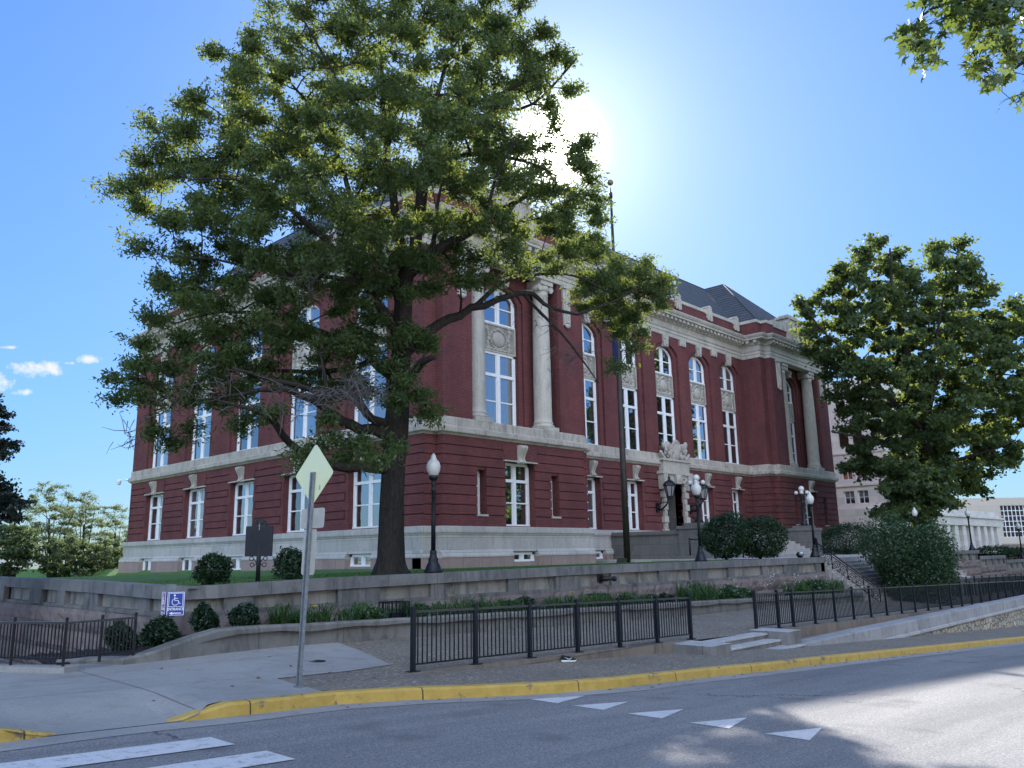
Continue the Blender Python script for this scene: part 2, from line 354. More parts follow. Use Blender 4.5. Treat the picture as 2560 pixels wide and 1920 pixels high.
def asphalt():
    m, t, b = newmat('asphalt'); p = npos(t)
    agg = nnoise(t, 42, 3, 0.85, p); c = nramp(t, agg, [(0.30, (0.115, 0.117, 0.12)), (0.5, (0.205, 0.206, 0.208)), (0.70, (0.38, 0.375, 0.365))])
    fine = nnoise(t, 110, 2, 0.8, p); c = nmix(t, 1.0, c, nramp(t, fine, [(0.3, (0.75, 0.75, 0.76)), (0.7, (1.25, 1.24, 1.22))]), 'MULTIPLY')
    big = nnoise(t, 0.5, 6, 0.65, nmap(t, p, (0.22, 2.2, 1))); c = nmix(t, 1.0, c, nramp(t, big, [(0.3, (0.74, 0.74, 0.76)), (0.7, (1.22, 1.2, 1.18))]), 'MULTIPLY')
    oil = nnoise(t, 0.9, 3, 0.5, p); c = nmix(t, nmath(t, 'MULTIPLY', nramp(t, oil, [(0.60, (0, 0, 0)), (0.75, (1, 1, 1))]), 0.45), c, (0.07, 0.07, 0.072))
    cr = t.nodes.new('ShaderNodeTexVoronoi'); cr.feature = 'DISTANCE_TO_EDGE'; cr.inputs['Scale'].default_value = 0.16; wob = nnoise(t, 1.4, 5, 0.7, p); mv = nmap(t, p, (1, 1, 0)); va = t.nodes.new('ShaderNodeVectorMath'); va.operation = 'ADD'; t.links.new(mv, va.inputs[0]); cbx = t.nodes.new('ShaderNodeCombineXYZ'); t.links.new(wob, cbx.inputs[0]); t.links.new(nnoise(t, 1.9, 5, 0.7, p), cbx.inputs[1]); t.links.new(cbx.outputs[0], va.inputs[1]); t.links.new(va.outputs[0], cr.inputs['Vector'])
    gate_ = nramp(t, nnoise(t, 0.25, 2, 0.5, p), [(0.45, (0, 0, 0)), (0.6, (1, 1, 1))])
    c = nmix(t, nmath(t, 'MULTIPLY', nmath(t, 'MULTIPLY', nmath(t, 'LESS_THAN', cr.outputs['Distance'], 0.0022), 0.6), gate_), c, (0.04, 0.04, 0.04))
    t.links.new(c, b.inputs['Base Color']); b.inputs['Roughness'].default_value = 0.9; b.inputs['Specular IOR Level'].default_value = 0.15
    nbump(t, b, agg, 0.7, 0.008); return m
M['asphalt'] = asphalt()
def aggregate(name, scale, a, bb, c3):
    m, t, b = newmat(name); p = npos(t)
    v = t.nodes.new('ShaderNodeTexVoronoi'); v.inputs['Scale'].default_value = scale; t.links.new(p, v.inputs['Vector'])
    sp = t.nodes.new('ShaderNodeSeparateColor'); t.links.new(v.outputs['Color'], sp.inputs[0])
    c = nramp(t, sp.outputs[0], [(0.0, a), (0.45, bb), (0.93, bb), (1.0, c3)])
    big = nnoise(t, 0.5, 5, 0.6, p); c = nmix(t, 1.0, c, nramp(t, big, [(0.3, (0.8, 0.8, 0.82)), (0.7, (1.15, 1.12, 1.1))]), 'MULTIPLY')
    t.links.new(c, b.inputs['Base Color']); b.inputs['Roughness'].default_value = 0.8; nbump(t, b, v.outputs['Distance'], 0.5, 0.006); return m
M['aggregate'] = aggregate('exposed_aggregate', 30, (0.10, 0.08, 0.055), (0.215, 0.187, 0.145), (0.50, 0.45, 0.37))
def concrete():
    m, t, b = newmat('concrete'); p = npos(t)
    f = nnoise(t, 26, 6, 0.7, p); c = nramp(t, f, [(0.3, (0.265, 0.262, 0.25)), (0.7, (0.36, 0.355, 0.335))])
    big = nnoise(t, 0.45, 6, 0.65, p); c = nmix(t, 1.0, c, nramp(t, big, [(0.3, (0.80, 0.80, 0.80)), (0.7, (1.12, 1.1, 1.08))]), 'MULTIPLY')
    bl = nnoise(t, 1.7, 7, 0.75, p, 0.6); c = nmix(t, nmath(t, 'MULTIPLY', nramp(t, bl, [(0.50, (0, 0, 0)), (0.70, (1, 1, 1))]), 0.5), c, (0.15, 0.145, 0.13))
    sp = nnoise(t, 14, 2, 0.5, p); c = nmix(t, nramp(t, sp, [(0.74, (0, 0, 0)), (0.77, (0.5, 0.5, 0.5))]), c, (0.09, 0.085, 0.08))
    t.links.new(c, b.inputs['Base Color']); b.inputs['Roughness'].default_value = 0.85; nbump(t, b, f, 0.2, 0.004); return m
M['concrete'] = concrete()
def road_paint():
    m, t, b = newmat('road_paint'); p = npos(t)
    f = nnoise(t, 60, 5, 0.8, p); c = nramp(t, f, [(0.30, (0.34, 0.34, 0.34)), (0.50, (0.60, 0.60, 0.60))]); wr = nnoise(t, 7, 8, 0.8, p); c = nmix(t, nramp(t, wr, [(0.53, (0, 0, 0)), (0.63, (0.75, 0.75, 0.75))]), c, (0.19, 0.19, 0.19)); t.links.new(c, b.inputs['Base Color']); b.inputs['Roughness'].default_value = 0.7; nbump(t, b, f, 0.4, 0.004); return m
M['road_paint'] = road_paint()
def slate():
    m, t, b = newmat('slate'); p = npos(t); b.inputs['Specular IOR Level'].default_value = 0.12
    sx = t.nodes.new('ShaderNodeSeparateXYZ'); t.links.new(p, sx.inputs[0])
    fr = nmath(t, 'FRACT', nmath(t, 'MULTIPLY', sx.outputs[2], 3.3)); ln = nramp(t, fr, [(0.0, (0.25, 0.25, 0.25)), (0.16, (0.35, 0.35, 0.35)), (0.24, (1.15, 1.15, 1.15)), (1.0, (0.9, 0.9, 0.9))])
    f = nnoise(t, 2.5, 5, 0.7, p); c = nmix(t, 1.0, nramp(t, f, [(0.3, (0.06, 0.068, 0.08)), (0.7, (0.10, 0.108, 0.12))]), ln, 'MULTIPLY')
    t.links.new(c, b.inputs['Base Color']); b.inputs['Roughness'].default_value = 0.8; nbump(t, b, fr, 0.8, 0.06); return m
M['slate'] = slate()
def glass(name, tint=(0.02, 0.022, 0.025), fac=0.42, rough=0.01):
    m = bpy.data.materials.new(name); m.use_nodes = True; t = m.node_tree; t.nodes.clear()
    o = t.nodes.new('ShaderNodeOutputMaterial'); mx = t.nodes.new('ShaderNodeMixShader'); g = t.nodes.new('ShaderNodeBsdfGlossy'); d = t.nodes.new('ShaderNodeBsdfDiffuse')
    g.inputs['Roughness'].default_value = rough; g.inputs['Color'].default_value = (0.95, 0.97, 1.0, 1); d.inputs['Color'].default_value = (*tint, 1)
    fr = t.nodes.new('ShaderNodeFresnel'); fr.inputs['IOR'].default_value = 1.5
    f = nmath(t, 'MINIMUM', nmath(t, 'ADD', fr.outputs[0], fac), 1.0); t.links.new(f, mx.inputs[0])
    bp = t.nodes.new('ShaderNodeBump'); bp.inputs['Strength'].default_value = 0.05; bp.inputs['Distance'].default_value = 0.02
    t.links.new(nnoise(t, 1.1, 2, 0.5, npos(t)), bp.inputs['Height']); t.links.new(bp.outputs[0], g.inputs['Normal'])
    t.links.new(d.outputs[0], mx.inputs[1]); t.links.new(g.outputs[0], mx.inputs[2]); t.links.new(mx.outputs[0], o.inputs[0]); return m
M['glass'] = glass('window_glass'); M['glass_dim'] = glass('dim_window_glass', (0.012, 0.013, 0.015), 0.26); M['glass_blind'] = glass('blind_window_glass', (0.10, 0.10, 0.095), 0.34)
M['lantern_glass'] = glass('lantern_glass', (0.25, 0.25, 0.25), 0.1, 0.2)
def leafmat(name, d1, d2, tr, trans=0.45, gloss=0.06):
    m = bpy.data.materials.new(name); m.use_nodes = True; t = m.node_tree; t.nodes.clear()
    o = t.nodes.new('ShaderNodeOutputMaterial'); df = t.nodes.new('ShaderNodeBsdfDiffuse'); tl = t.nodes.new('ShaderNodeBsdfTranslucent'); gl = t.nodes.new('ShaderNodeBsdfGlossy')
    p = npos(t); f = nnoise(t, 1.3, 4, 0.7, p)
    t.links.new(nramp(t, f, [(0.35, d1), (0.65, d2)]), df.inputs['Color'])
    t.links.new(nramp(t, f, [(0.35, tuple(k * 0.7 for k in tr)), (0.65, tr)]), tl.inputs['Color'])
    gl.inputs['Roughness'].default_value = 0.38; gl.inputs['Color'].default_value = (0.9, 0.95, 1, 1)
    m1 = t.nodes.new('ShaderNodeMixShader'); m1.inputs[0].default_value = trans; t.links.new(df.outputs[0], m1.inputs[1]); t.links.new(tl.outputs[0], m1.inputs[2])
    m2 = t.nodes.new('ShaderNodeMixShader'); m2.inputs[0].default_value = gloss; t.links.new(m1.outputs[0], m2.inputs[1]); t.links.new(gl.outputs[0], m2.inputs[2])
    t.links.new(m2.outputs[0], o.inputs[0]); return m
M['oak_leaf'] = leafmat('oak_leaves', (0.048, 0.085, 0.040), (0.080, 0.125, 0.050), (0.28, 0.34, 0.06), 0.46, 0.015)
M['syc_leaf'] = leafmat('broad_leaves', (0.050, 0.085, 0.042), (0.078, 0.120, 0.052), (0.27, 0.33, 0.06), 0.44, 0.015)
M['gum_leaf'] = leafmat('star_leaves', (0.035, 0.070, 0.024), (0.05, 0.092, 0.03), (0.22, 0.29, 0.04), 0.40, 0.04)
M['dark_leaf'] = leafmat('dark_leaves', (0.018, 0.032, 0.022), (0.03, 0.05, 0.03), (0.05, 0.06, 0.02), 0.25)
M['locust_leaf'] = leafmat('feathery_leaves', (0.10, 0.14, 0.08), (0.15, 0.18, 0.10), (0.27, 0.33, 0.15), 0.42, 0.01)
M['wood_leaf'] = leafmat('woodland_leaves', (0.065, 0.10, 0.055), (0.095, 0.13, 0.065), (0.19, 0.25, 0.09), 0.38, 0.01)
M['hosta_leaf'] = leafmat('broad_bed_leaves', (0.022, 0.058, 0.022), (0.045, 0.10, 0.032), (0.12, 0.2, 0.04), 0.25, 0.05)
M['hedge_leaf'] = leafmat('shrub_leaves', (0.014, 0.036, 0.018), (0.026, 0.058, 0.024), (0.07, 0.11, 0.03), 0.22, 0.03)
M['bush_leaf'] = leafmat('bush_leaves', (0.028, 0.062, 0.032), (0.044, 0.088, 0.038), (0.13, 0.20, 0.045), 0.32, 0.03)
M['lily_leaf'] = leafmat('lily_blades', (0.030, 0.075, 0.024), (0.055, 0.115, 0.032), (0.15, 0.23, 0.04), 0.3, 0.03)
def bark(name, a, bb):
    m, t, b = newmat(name); p = npos(t)
    f = nnoise(t, 6, 8, 0.75, nmap(t, p, (3.0, 3.0, 0.55)), 0.6); t.links.new(nramp(t, f, [(0.3, a), (0.7, bb)]), b.inputs['Base Color'])
    b.inputs['Roughness'].default_value = 0.95; b.inputs['Specular IOR Level'].default_value = 0.1; nbump(t, b, f, 1.0, 0.08); return m
M['bark'] = bark('oak_bark', (0.020, 0.018, 0.017), (0.078, 0.068, 0.060))
M['twig'] = bark('grey_twigs', (0.12, 0.11, 0.11), (0.20, 0.185, 0.18))
def grass():
    m, t, b = newmat('lawn_grass'); p = npos(t)
    f = nnoise(t, 30, 5, 0.8, nmap(t, p, (1, 1, 1))); big = nnoise(t, 0.6, 4, 0.6, p)
    c = nmix(t, 1.0, nramp(t, f, [(0.3, (0.045, 0.115, 0.022)), (0.7, (0.095, 0.20, 0.04))]), nramp(t, big, [(0.3, (0.85, 0.9, 0.8)), (0.7, (1.15, 1.1, 1.0))]), 'MULTIPLY')
    t.links.new(c, b.inputs['Base Color']); b.inputs['Roughness'].default_value = 0.9; nbump(t, b, f, 1.0, 0.04); return m
M['grass'] = grass(); M['blade'] = leafmat('grass_blades', (0.05, 0.12, 0.025), (0.09, 0.18, 0.04), (0.16, 0.26, 0.04), 0.3, 0.02)
def rubble():
    m, t, b = newmat('rubble_stone'); p = npos(t)
    q = nmap(t, p, (2.6, 1, 4.6)); v = t.nodes.new('ShaderNodeTexVoronoi'); v.inputs['Scale'].default_value = 1.0; v.inputs['Randomness'].default_value = 0.85; t.links.new(q, v.inputs['Vector'])
    e = t.nodes.new('ShaderNodeTexVoronoi'); e.feature = 'DISTANCE_TO_EDGE'; e.inputs['Scale'].default_value = 1.0; e.inputs['Randomness'].default_value = 0.85; t.links.new(q, e.inputs['Vector'])
    sp = t.nodes.new('ShaderNodeSeparateColor'); t.links.new(v.outputs['Color'], sp.inputs[0])
    c = nramp(t, sp.outputs[0], [(0.0, (0.33, 0.31, 0.26)), (0.5, (0.42, 0.38, 0.30)), (0.9, (0.46, 0.37, 0.24)), (1.0, (0.55, 0.54, 0.52))])
    ed = nramp(t, e.outputs['Distance'], [(0.02, (0, 0, 0)), (0.09, (1, 1, 1))]); c = nmix(t, ed, (0.11, 0.10, 0.09), c)
    t.links.new(c, b.inputs['Base Color']); b.inputs['Roughness'].default_value = 0.9; nbump(t, b, ed, 0.8, 0.03); return m
M['rubble'] = rubble()
def pale_yellow():
    m, t, b = newmat('pale_yellow_sign_back'); p = nobj(t)  # mottled pale green-yellow to ochre on the plate back
    f = nnoise(t, 1.8, 4, 0.55, nmap(t, p, (2.4, 1, 0.9), (0, 0.45, 0))); c = nramp(t, f, [(0.35, (0.64, 0.69, 0.47)), (0.55, (0.70, 0.72, 0.44)), (0.68, (0.72, 0.58, 0.22))])
    t.links.new(c, b.inputs['Base Color']); b.inputs['Roughness'].default_value = 0.4
    b.inputs['Metallic'].default_value = 0.1; return m
M['pale_yellow'] = pale_yellow()
M['far_ground'] = plain('far_ground', (0.06, 0.09, 0.035), 0.95, var=0.4, scale=0.05)
M['far_hill'] = plain('far_hill', (0.10, 0.14, 0.14), 0.95, var=0.2, scale=0.02)
# ------------------------------------------------------------------ ground, street, kerb, pavements
def zs(x):                                     # street level, falling to the right
    return -0.02 - 0.05 * (min(max(x, -40.0), 52.0) + 16.4)
def sstep(a, b, x):
    t = min(max((x - a) / (b - a), 0), 1); return t * t * (3 - 2 * t)
KERB = [(-60, -19.3), (-24, -19.3), (-22.9, -19.22), (-22.15, -19.12), (-20.96, -19.10), (-20.05, -19.13), (-18.78, -19.08), (-17.8, -19.32), (-16.78, -19.76), (-15.6, -20.14), (-14.33, -20.33),
        (-11.67, -20.42), (-10.2, -20.52), (-9.26, -20.60), (-7.6, -20.60), (-6.69, -20.63), (-2, -20.85), (3.11, -21.09), (7.29, -21.3), (20, -21.9), (50, -23.0), (110, -25)]
def kerb_y(x):
    for (a, ya), (b, yb) in zip(KERB, KERB[1:]):
        if a <= x <= b: return ya + (yb - ya) * (x - a) / (b - a)
    return KERB[0][1] if x < KERB[0][0] else KERB[-1][1]
def ramp_w(x): return sstep(-22.9, -22.2, x) * (1 - sstep(-20.9, -20.35, x))
def z_walk(x, y):                              # pavement on our side of the railing line, and everything left of it
    cr = 0.055 if x > -16.4 else 0.055 * (x + 20.5) / 4.1
    cr = max(cr, -0.04)
    z = zs(x) + 0.15 + max(cr, 0.0) * max(y + 17.75, 0) + min(cr, 0) * max(y + 17.75, 0)
    return z - 0.15 * ramp_w(x) * (1 - sstep(0.2, 1.9, y - kerb_y(x)))
def z_plaza(x, y): return 0.13 - 0.0225 * (x + 16.4) + 0.055 * (y + 17.75)
def grid(xs, rows, fn, name, mat):             # rows: list of functions y(x)
    mb = MB(); nx = len(xs); ny = len(rows)
    vs = []
    for r in rows:
        for x in xs:
            y = r(x); vs.append((x, y, fn(x, y)))
    fs = [(j * nx + i, j * nx + i + 1, (j + 1) * nx + i + 1, (j + 1) * nx + i) for j in range(ny - 1) for i in range(nx - 1)]
    mb.mesh(vs, fs); return mb.build(name, mat)
def frange(a, b, n): return [a + (b - a) * i / (n - 1) for i in range(n)]
XS = sorted(set([-60, -40, -30] + frange(-26, -14, 49) + frange(-14, 60, 60) + [52, 75, 110]))
street = struct(grid(XS, [lambda x: -27.7, lambda x: -24.0, lambda x: kerb_y(x) + 0.02], lambda x, y: zs(x), 'street', M['asphalt']))
gut = struct(grid(XS, [lambda x: kerb_y(x) - 0.42 - 0.02 * math.sin(x * 3), lambda x: kerb_y(x) + 0.015], lambda x, y: zs(x) + 0.005, 'gutter', M['concrete']))
struct(grid(XS, [lambda x: -75, lambda x: -27.7], lambda x, y: zs(x) + 0.13, 'far_sidewalk', M['pale_paving']))
# painted markings
for i, (y0, y1, xr) in enumerate(((-20.71, -20.20, -21.04), (-21.69, -21.18, -20.97))):
    mb = MB(); xl = -24.4
    mb.poly([(xl, y0, zs(xl) + 0.009), (xr, y0, zs(xr) + 0.009), (xr, y1, zs(xr) + 0.009), (xl, y1, zs(xl) + 0.009)])
    struct(mb.build('crosswalk_stripe', M['road_paint']))
for (yc) in (-20.60, -21.38, -22.28, -23.20, -24.16):
    mb = MB(); pts = [(-16.36, yc + 0.26), (-16.36, yc - 0.26), (-15.44, yc)]
    mb.poly([(x, y, zs(x) + 0.006) for x, y in pts]); struct(mb.build('yield_triangle', M['road_paint']))
# kerb (two pieces with tapered ends at the dropped crossing)
def kerb_piece(x0, x1, h):
    mb = MB(); xs = [x for x in sorted(set(frange(x0, x1, max(12, int((x1 - x0) * 3))) + [k[0] for k in KERB if x0 < k[0] < x1]))]
    rows = []
    for x in xs:
        d = 0.02; tx, ty = 2 * d, kerb_y(min(x + d, x1)) - kerb_y(max(x - d, x0)); l = math.hypot(tx, ty); nx, ny = -ty / l, tx / l
        y = kerb_y(x); z = zs(x); hh = h(x)
        rows.append([(x + nx * o, y + ny * o, z + zz) for o, zz in ((0, -0.05), (0.012, max(hh - 0.03, 0.0)), (0.04, hh), (0.17, hh + 0.004), (0.17, -0.05))])
    for a, b in zip(rows, rows[1:]):
        for j in range(4): mb.poly([a[j], b[j], b[j + 1], a[j + 1]])
    mb.poly(rows[0]); mb.poly(rows[-1][::-1]); return mb
struct(kerb_piece(-20.96, 110, lambda x: 0.012 + 0.145 * sstep(-20.98, -20.3, x)).build('kerb', M['yellow']))
struct(kerb_piece(-60, -22.13, lambda x: 0.012 + 0.145 * (1 - sstep(-22.8, -22.12, x))).build('kerb', M['yellow']))
# pavements: exposed aggregate strip, concrete apron on the left, aggregate plaza behind the railing line
def ky(f): return lambda x: kerb_y(x) + 0.15 + f * (-17.87 - kerb_y(x) - 0.15)
XW = [x for x in XS if x >= -19.6]
struct(grid(XW, [ky(f) for f in (0, .1, .25, .5, .75, 1)], z_walk, 'sidewalk', M['aggregate']))
XL = [x for x in XS if -19.6 <= x <= -16.4] + [-16.4]
XL = sorted(set(XL))
struct(grid(XL, [lambda x, f=f: -17.87 + f * 4.4 for f in (0, .25, .5, .75, 1)], z_walk, 'sidewalk', M['aggregate']))
XP = sorted(set([-16.4] + [x for x in XS if x > -16.4]))
struct(grid(XP, [lambda x: -17.86, lambda x: -16.5, lambda x: -15, lambda x: -12.5], z_plaza, 'plaza', M['aggregate']))
struct(grid(frange(-4.16, 48, 40), [lambda x: -18.36, lambda x: -17.86], lambda x, y: min(-0.46, z_plaza(x, -17.86) - 0.03), 'wall_gutter', M['curb_concrete']))
APR = [(-19.4, -18.93), (-17.33, -18.60), (-17.19, -17.2), (-16.96, -16.19), (-15.3, -15.66), (-14.0, -15.35)]
def apr_x(y):
    if y <= -19.4: return -18.93
    for (a, xa), (b, xb) in zip(APR, APR[1:]):
        if a <= y <= b: return xa + (xb - xa) * (y - a) / (b - a)
    return APR[-1][1]
UB = at_z(157, 1664, 0.44); UC = at_z(-260, 1655, 0.44)
def apr_top(x):                                # back edge of the apron: ramp curb on the left, planter wall on the right
    if x > UB[0]: return -13.55 if x < -18.5 else -13.0
    return max(min(UB[1] + (x - UB[0]) * (UC[1] - UB[1]) / (UC[0] - UB[0]), 2.0), -13.6) + .02
mb = MB(); ys = sorted(set(frange(-19.55, -13.0, 40) + [a for a, b in APR])); cols = 60; vs = []
for y in ys:
    xr = apr_x(y)
    for i in range(cols):
        x = -34 + (xr + 34) * (i / (cols - 1)) ** 0.6; yt = apr_top(x); yy = -19.55 + (y + 19.55) * (yt + 19.55) / 6.55 if x < -19.3 else min(y, yt); yy = max(yy, kerb_y(x) + (0.16 if ramp_w(x) < 0.35 else -0.005)) if yy < -18.5 else yy
        z = z_walk(x, yy) if x < -16.4 else z_plaza(x, yy)
        vs.append((x, yy, z + 0.012))
mb.mesh(vs, [(j * cols + i, j * cols + i + 1, (j + 1) * cols + i + 1, (j + 1) * cols + i) for j in range(len(ys) - 1) for i in range(cols - 1)])
struct(mb.build('concrete_apron', M['concrete']))
mb = MB()
for (xa, ya, xb, yb) in ((-23.5, -17.2, -16.5, -17.0), (-20.6, -18.9, -20.4, -13.9), (-23.5, -15.4, -17.2, -15.1)):   # control joints cut in the slab
    n = 24; pts = [(xa + (xb - xa) * i / n, ya + (yb - ya) * i / n) for i in range(n + 1)]; l = math.hypot(xb - xa, yb - ya); nx, ny = -(yb - ya) / l * 0.006, (xb - xa) / l * 0.006
    for (p, q) in zip(pts, pts[1:]): mb.poly([(p[0] - nx, p[1] - ny, z_walk(*p) + 0.017), (q[0] - nx, q[1] - ny, z_walk(*q) + 0.017), (q[0] + nx, q[1] + ny, z_walk(*q) + 0.017), (p[0] + nx, p[1] + ny, z_walk(*p) + 0.017)])
struct(mb.build('pavement_joint', M['curb_concrete']))
# lawn terrace, landing, planting beds, far ground
WZ = [(-18.1, 1.475), (-17.2, 1.485), (-14.8, 1.535), (-11, 1.565), (-6, 1.605), (12.3, 1.62), (60, 1.62)]
def interp(T, x):
    if x <= T[0][0]: return T[0][1]
    for (a, za), (b, zb) in zip(T, T[1:]):
        if x <= b: return za + (zb - za) * (x - a) / (b - a)
    return T[-1][1]
def z_lawn(x, y):
    t = sstep(-12.4, 3.0, y); far = 1.39 if x > -1 else min(1.42 - 0.0195 * (y - 6.27), 1.43)
    return (1 - t) * (interp(WZ, x) - 0.05) + t * (far + (1.39 - far) * (1 - sstep(-1, 3, y)))
mb = MB(); xs = frange(-17.75, 12.4, 31); ys = frange(-12.5, 60, 50); nx = len(xs)
mb.mesh([(x, y, z_lawn(x, y)) for y in ys for x in xs], [(j * nx + i, j * nx + i + 1, (j + 1) * nx + i + 1, (j + 1) * nx + i) for j in range(len(ys) - 1) for i in range(nx - 1)])
struct(mb.build('lawn', M['grass']))
mb = MB(); mb.box(12.4, 33.4, -12.3, 2.1, -1.0, 1.56); struct(mb.build('landing', M['step_stone']))
mb = MB(); mb.poly([(33.4, -12.3, 1.54), (80, -12.3, 0.9), (80, 30, 0.9), (33.4, 30, 1.4)]); struct(mb.build('lawn', M['grass']))
def bed(x0, x1, zf, y0=-14.05, y1=-12.75):
    mb = MB(); n = 50; xs = frange(x0, x1, n); rng = random.Random(5); vs = []
    for y in frange(y0, y1, 6):
        for x in xs: vs.append((x, y, zf(x) + rng.uniform(-0.03, 0.03)))
    mb.mesh(vs, [(j * n + i, j * n + i + 1, (j + 1) * n + i + 1, (j + 1) * n + i) for j in range(5) for i in range(n - 1)]); return mb
def z_bed(x): return (0.60 - 0.0235 * (x + 16)) if x > -17.9 else max(0.60 - 0.16 * (-17.9 - x), 0.32)
struct(bed(-20.5, -18.0, lambda x: 0.36, -13.62, -11.6).build('planting_bed', M['mulch']))
mb = MB(); mb.poly([(-60, -14, -0.6), (-18.0, -14, -0.6), (-18.0, 45, -0.9), (-60, 45, -0.9)]); struct(mb.build('access_ramp', M['asphalt']))
struct(bed(-20.2, 12.2, z_bed, -14.3).build('planting_bed', M['mulch']))
struct(bed(33.4, 60, lambda x: -0.5).build('planting_bed', M['mulch']))
mb = MB(); n = 48; R = 3000
vs = [(0, 40, -1.6)] + [(20 + 60 * math.cos(2 * math.pi * i / n) * 2.2, 20 + 75 * math.sin(2 * math.pi * i / n) * 2.2, -2.4) for i in range(n)] + [(R * math.cos(2 * math.pi * i / n), R * math.sin(2 * math.pi * i / n), -9) for i in range(n)]
mb.mesh(vs, [(0, 1 + i, 1 + (i + 1) % n) for i in range(n)] + [(1 + i, 1 + n + i, 1 + n + (i + 1) % n, 1 + (i + 1) % n) for i in range(n)])
struct(mb.build('ground', M['far_ground']))
mb = MB(); rng = random.Random(3); n = 60; a0, a1 = math.radians(40), math.radians(125); vs = []
for k in range(2):
    for i in range(n):
        a = a0 + (a1 - a0) * i / (n - 1); r = 1500 + 500 * k; vs.append((r * math.cos(a), r * math.sin(a), -12 if k == 0 else 26 + 10 * math.sin(i * 0.31) + 5 * math.sin(i * 0.83)))
mb.mesh(vs, [(i, i + 1, n + i + 1, n + i) for i in range(n - 1)]); struct(mb.build('hills', M['far_hill']))

# ------------------------------------------------------------------ walls, steps and railings of the forecourt
rw = thing('retaining_wall', 'long grey streaked stone retaining wall with sunken panels on pink granite, along the lawn', 'wall', (-17.9, -12.6, 0))
WP = [(12.25, -12.6, .035), (-6, -12.6, .02), (-11, -12.6, -.02), (-14.8, -12.6, -.05), (-17.2, -12.6, -.10), (-17.75, -12.35, -.11), (-18.05, -11.6, -.09), (-18.0, -8, -.04), (-17.95, -4, -.015), (-17.9, 2, .01), (-17.9, 48, .02)]
WF = [(x, y) for x, y, z in WP]
SO = [(-0.42, 1.24), (0, 1.24)]
mb = MB(); mb.sweep(WP, [(-0.34, 1.36), (-0.34, 1.585), (0.045, 1.585), (0.05, 1.33), (0.0, 1.32), (-0.30, 1.32)][::-1]); mb.build('coping', M['coping_stone'], rw)
mb = MB(); mb.sweep(WF, [(-0.10, 1.37), (-0.10, 0.96)]); mb.build('recessed_panel', M['panel_stone'], rw)
mb = MB()
PAN = [(-16.41, -14.31), (-13.12, -11.54), (-11.05, -8.74), (-8.31, -6.74), (-5.56, -4.04), (-3.6, -1.31), (-0.75, 0.69), (1.84, 3.38), (3.89, 6.14), (6.6, 8.14), (9.54, 11.3)]
Ff = Face((0, -12.6, 0), (1, 0, 0), (0, -1, 0)); edges = [-17.05] + [v for p in PAN for v in p] + [12.2]
for a, b in zip(edges[0::2], edges[1::2]): mb.box(a, b, -0.12, 0.0, 0.94, 1.36, Ff)
Fl = Face((-18.0, 0, 0), (0, 1, 0), (-1, 0, 0)); yy = -11.35
for k in range(16):
    mb.box(yy, yy + (0.9 if k % 2 else 0.55), -0.12, 0.02, 0.94, 1.36, Fl); yy += (0.9 if k % 2 else 0.55) + (1.25 if k % 3 else 2.3)
mb.sweep(WF, [(-0.3, 0.90), (0.02, 0.90), (0.02, 0.975), (-0.11, 0.99)][::-1])
mb.build('pilaster', M['wall_stone'], rw)
mb = MB(); rng = random.Random(8)
def rockface(F, u0, u1, z0, z1, step=1.3):
    u = u0; row = 0
    z = z1
    while z > z0 + 0.02:
        zb = max(z - 0.5, z0); u = u0 - (step / 2 if row % 2 else 0); row += 1
        while u < u1:
            a, b = max(u, u0) + 0.006, min(u + step, u1) - 0.006; u += step
            if b - a < 0.05: continue
            n = max(3, int((b - a) / 0.12)); m_ = 5; vs = []
            for j in range(m_):
                for i in range(n):
                    e = min(i, n - 1 - i, j, m_ - 1 - j); vs.append(F.p(a + (b - a) * i / (n - 1), 0.02 + (0.0 if e == 0 else rng.uniform(0.03, 0.09)), zb + 0.006 + (z - zb - 0.012) * j / (m_ - 1)))
            mb.mesh(vs, [(j * n + i, j * n + i + 1, (j + 1) * n + i + 1, (j + 1) * n + i) for j in range(m_ - 1) for i in range(n - 1)])
        z = zb
rockface(Ff, -17.25, 12.25, -0.35, 0.90); rockface(Fl, -11.7, 40, -1.1, 0.90)
mb.sweep(WF, [(0.0, -1.5), (0.0, 0.90)][::-1]); mb.sweep(WF[4:7], [(0.05, -1.1), (0.06, 0.4), (0.05, 0.90)][::-1])
mb.box(-0.42, 0.0, 0.0, 0.42, -1.0, 1.58, Face((12.25, -12.6, 0), (1, 0, 0), (0, 1, 0)))
mb.build('rock_faced_base', M['rough_granite'], rw)
tag(rw)

pw = thing('planter_wall', 'low streaked concrete planter wall with a sloping left end in front of the flower bed', 'wall', (-16, -14.2, 0))
mb = MB(); rows = []
PWX = [(-20.35, -13.35, 0.40), (-19.95, -13.9, 0.42), (-19.68, -14.42, 0.43), (-19.3, -14.42, 0.47), (-18.9, -14.38, 0.56), (-18.4, -14.3, 0.67), (-17.95, -14.24, 0.745), (-17.4, -14.2, 0.745), (-16.4, -14.2, 0.715)] + [(x, -14.2, 0.70 - 0.0225 * (x + 15.8)) for x in frange(-15.8, 12.3, 12)]
mb.sweep([(x, y, z) for x, y, z in PWX[::-1]], [(-0.30, -0.9), (-0.30, -0.01), (-0.27, 0.02), (-0.03, 0.02), (0.0, -0.02), (0.0, -0.9)][::-1])
mb.build('wall', M['planter_concrete'], pw)

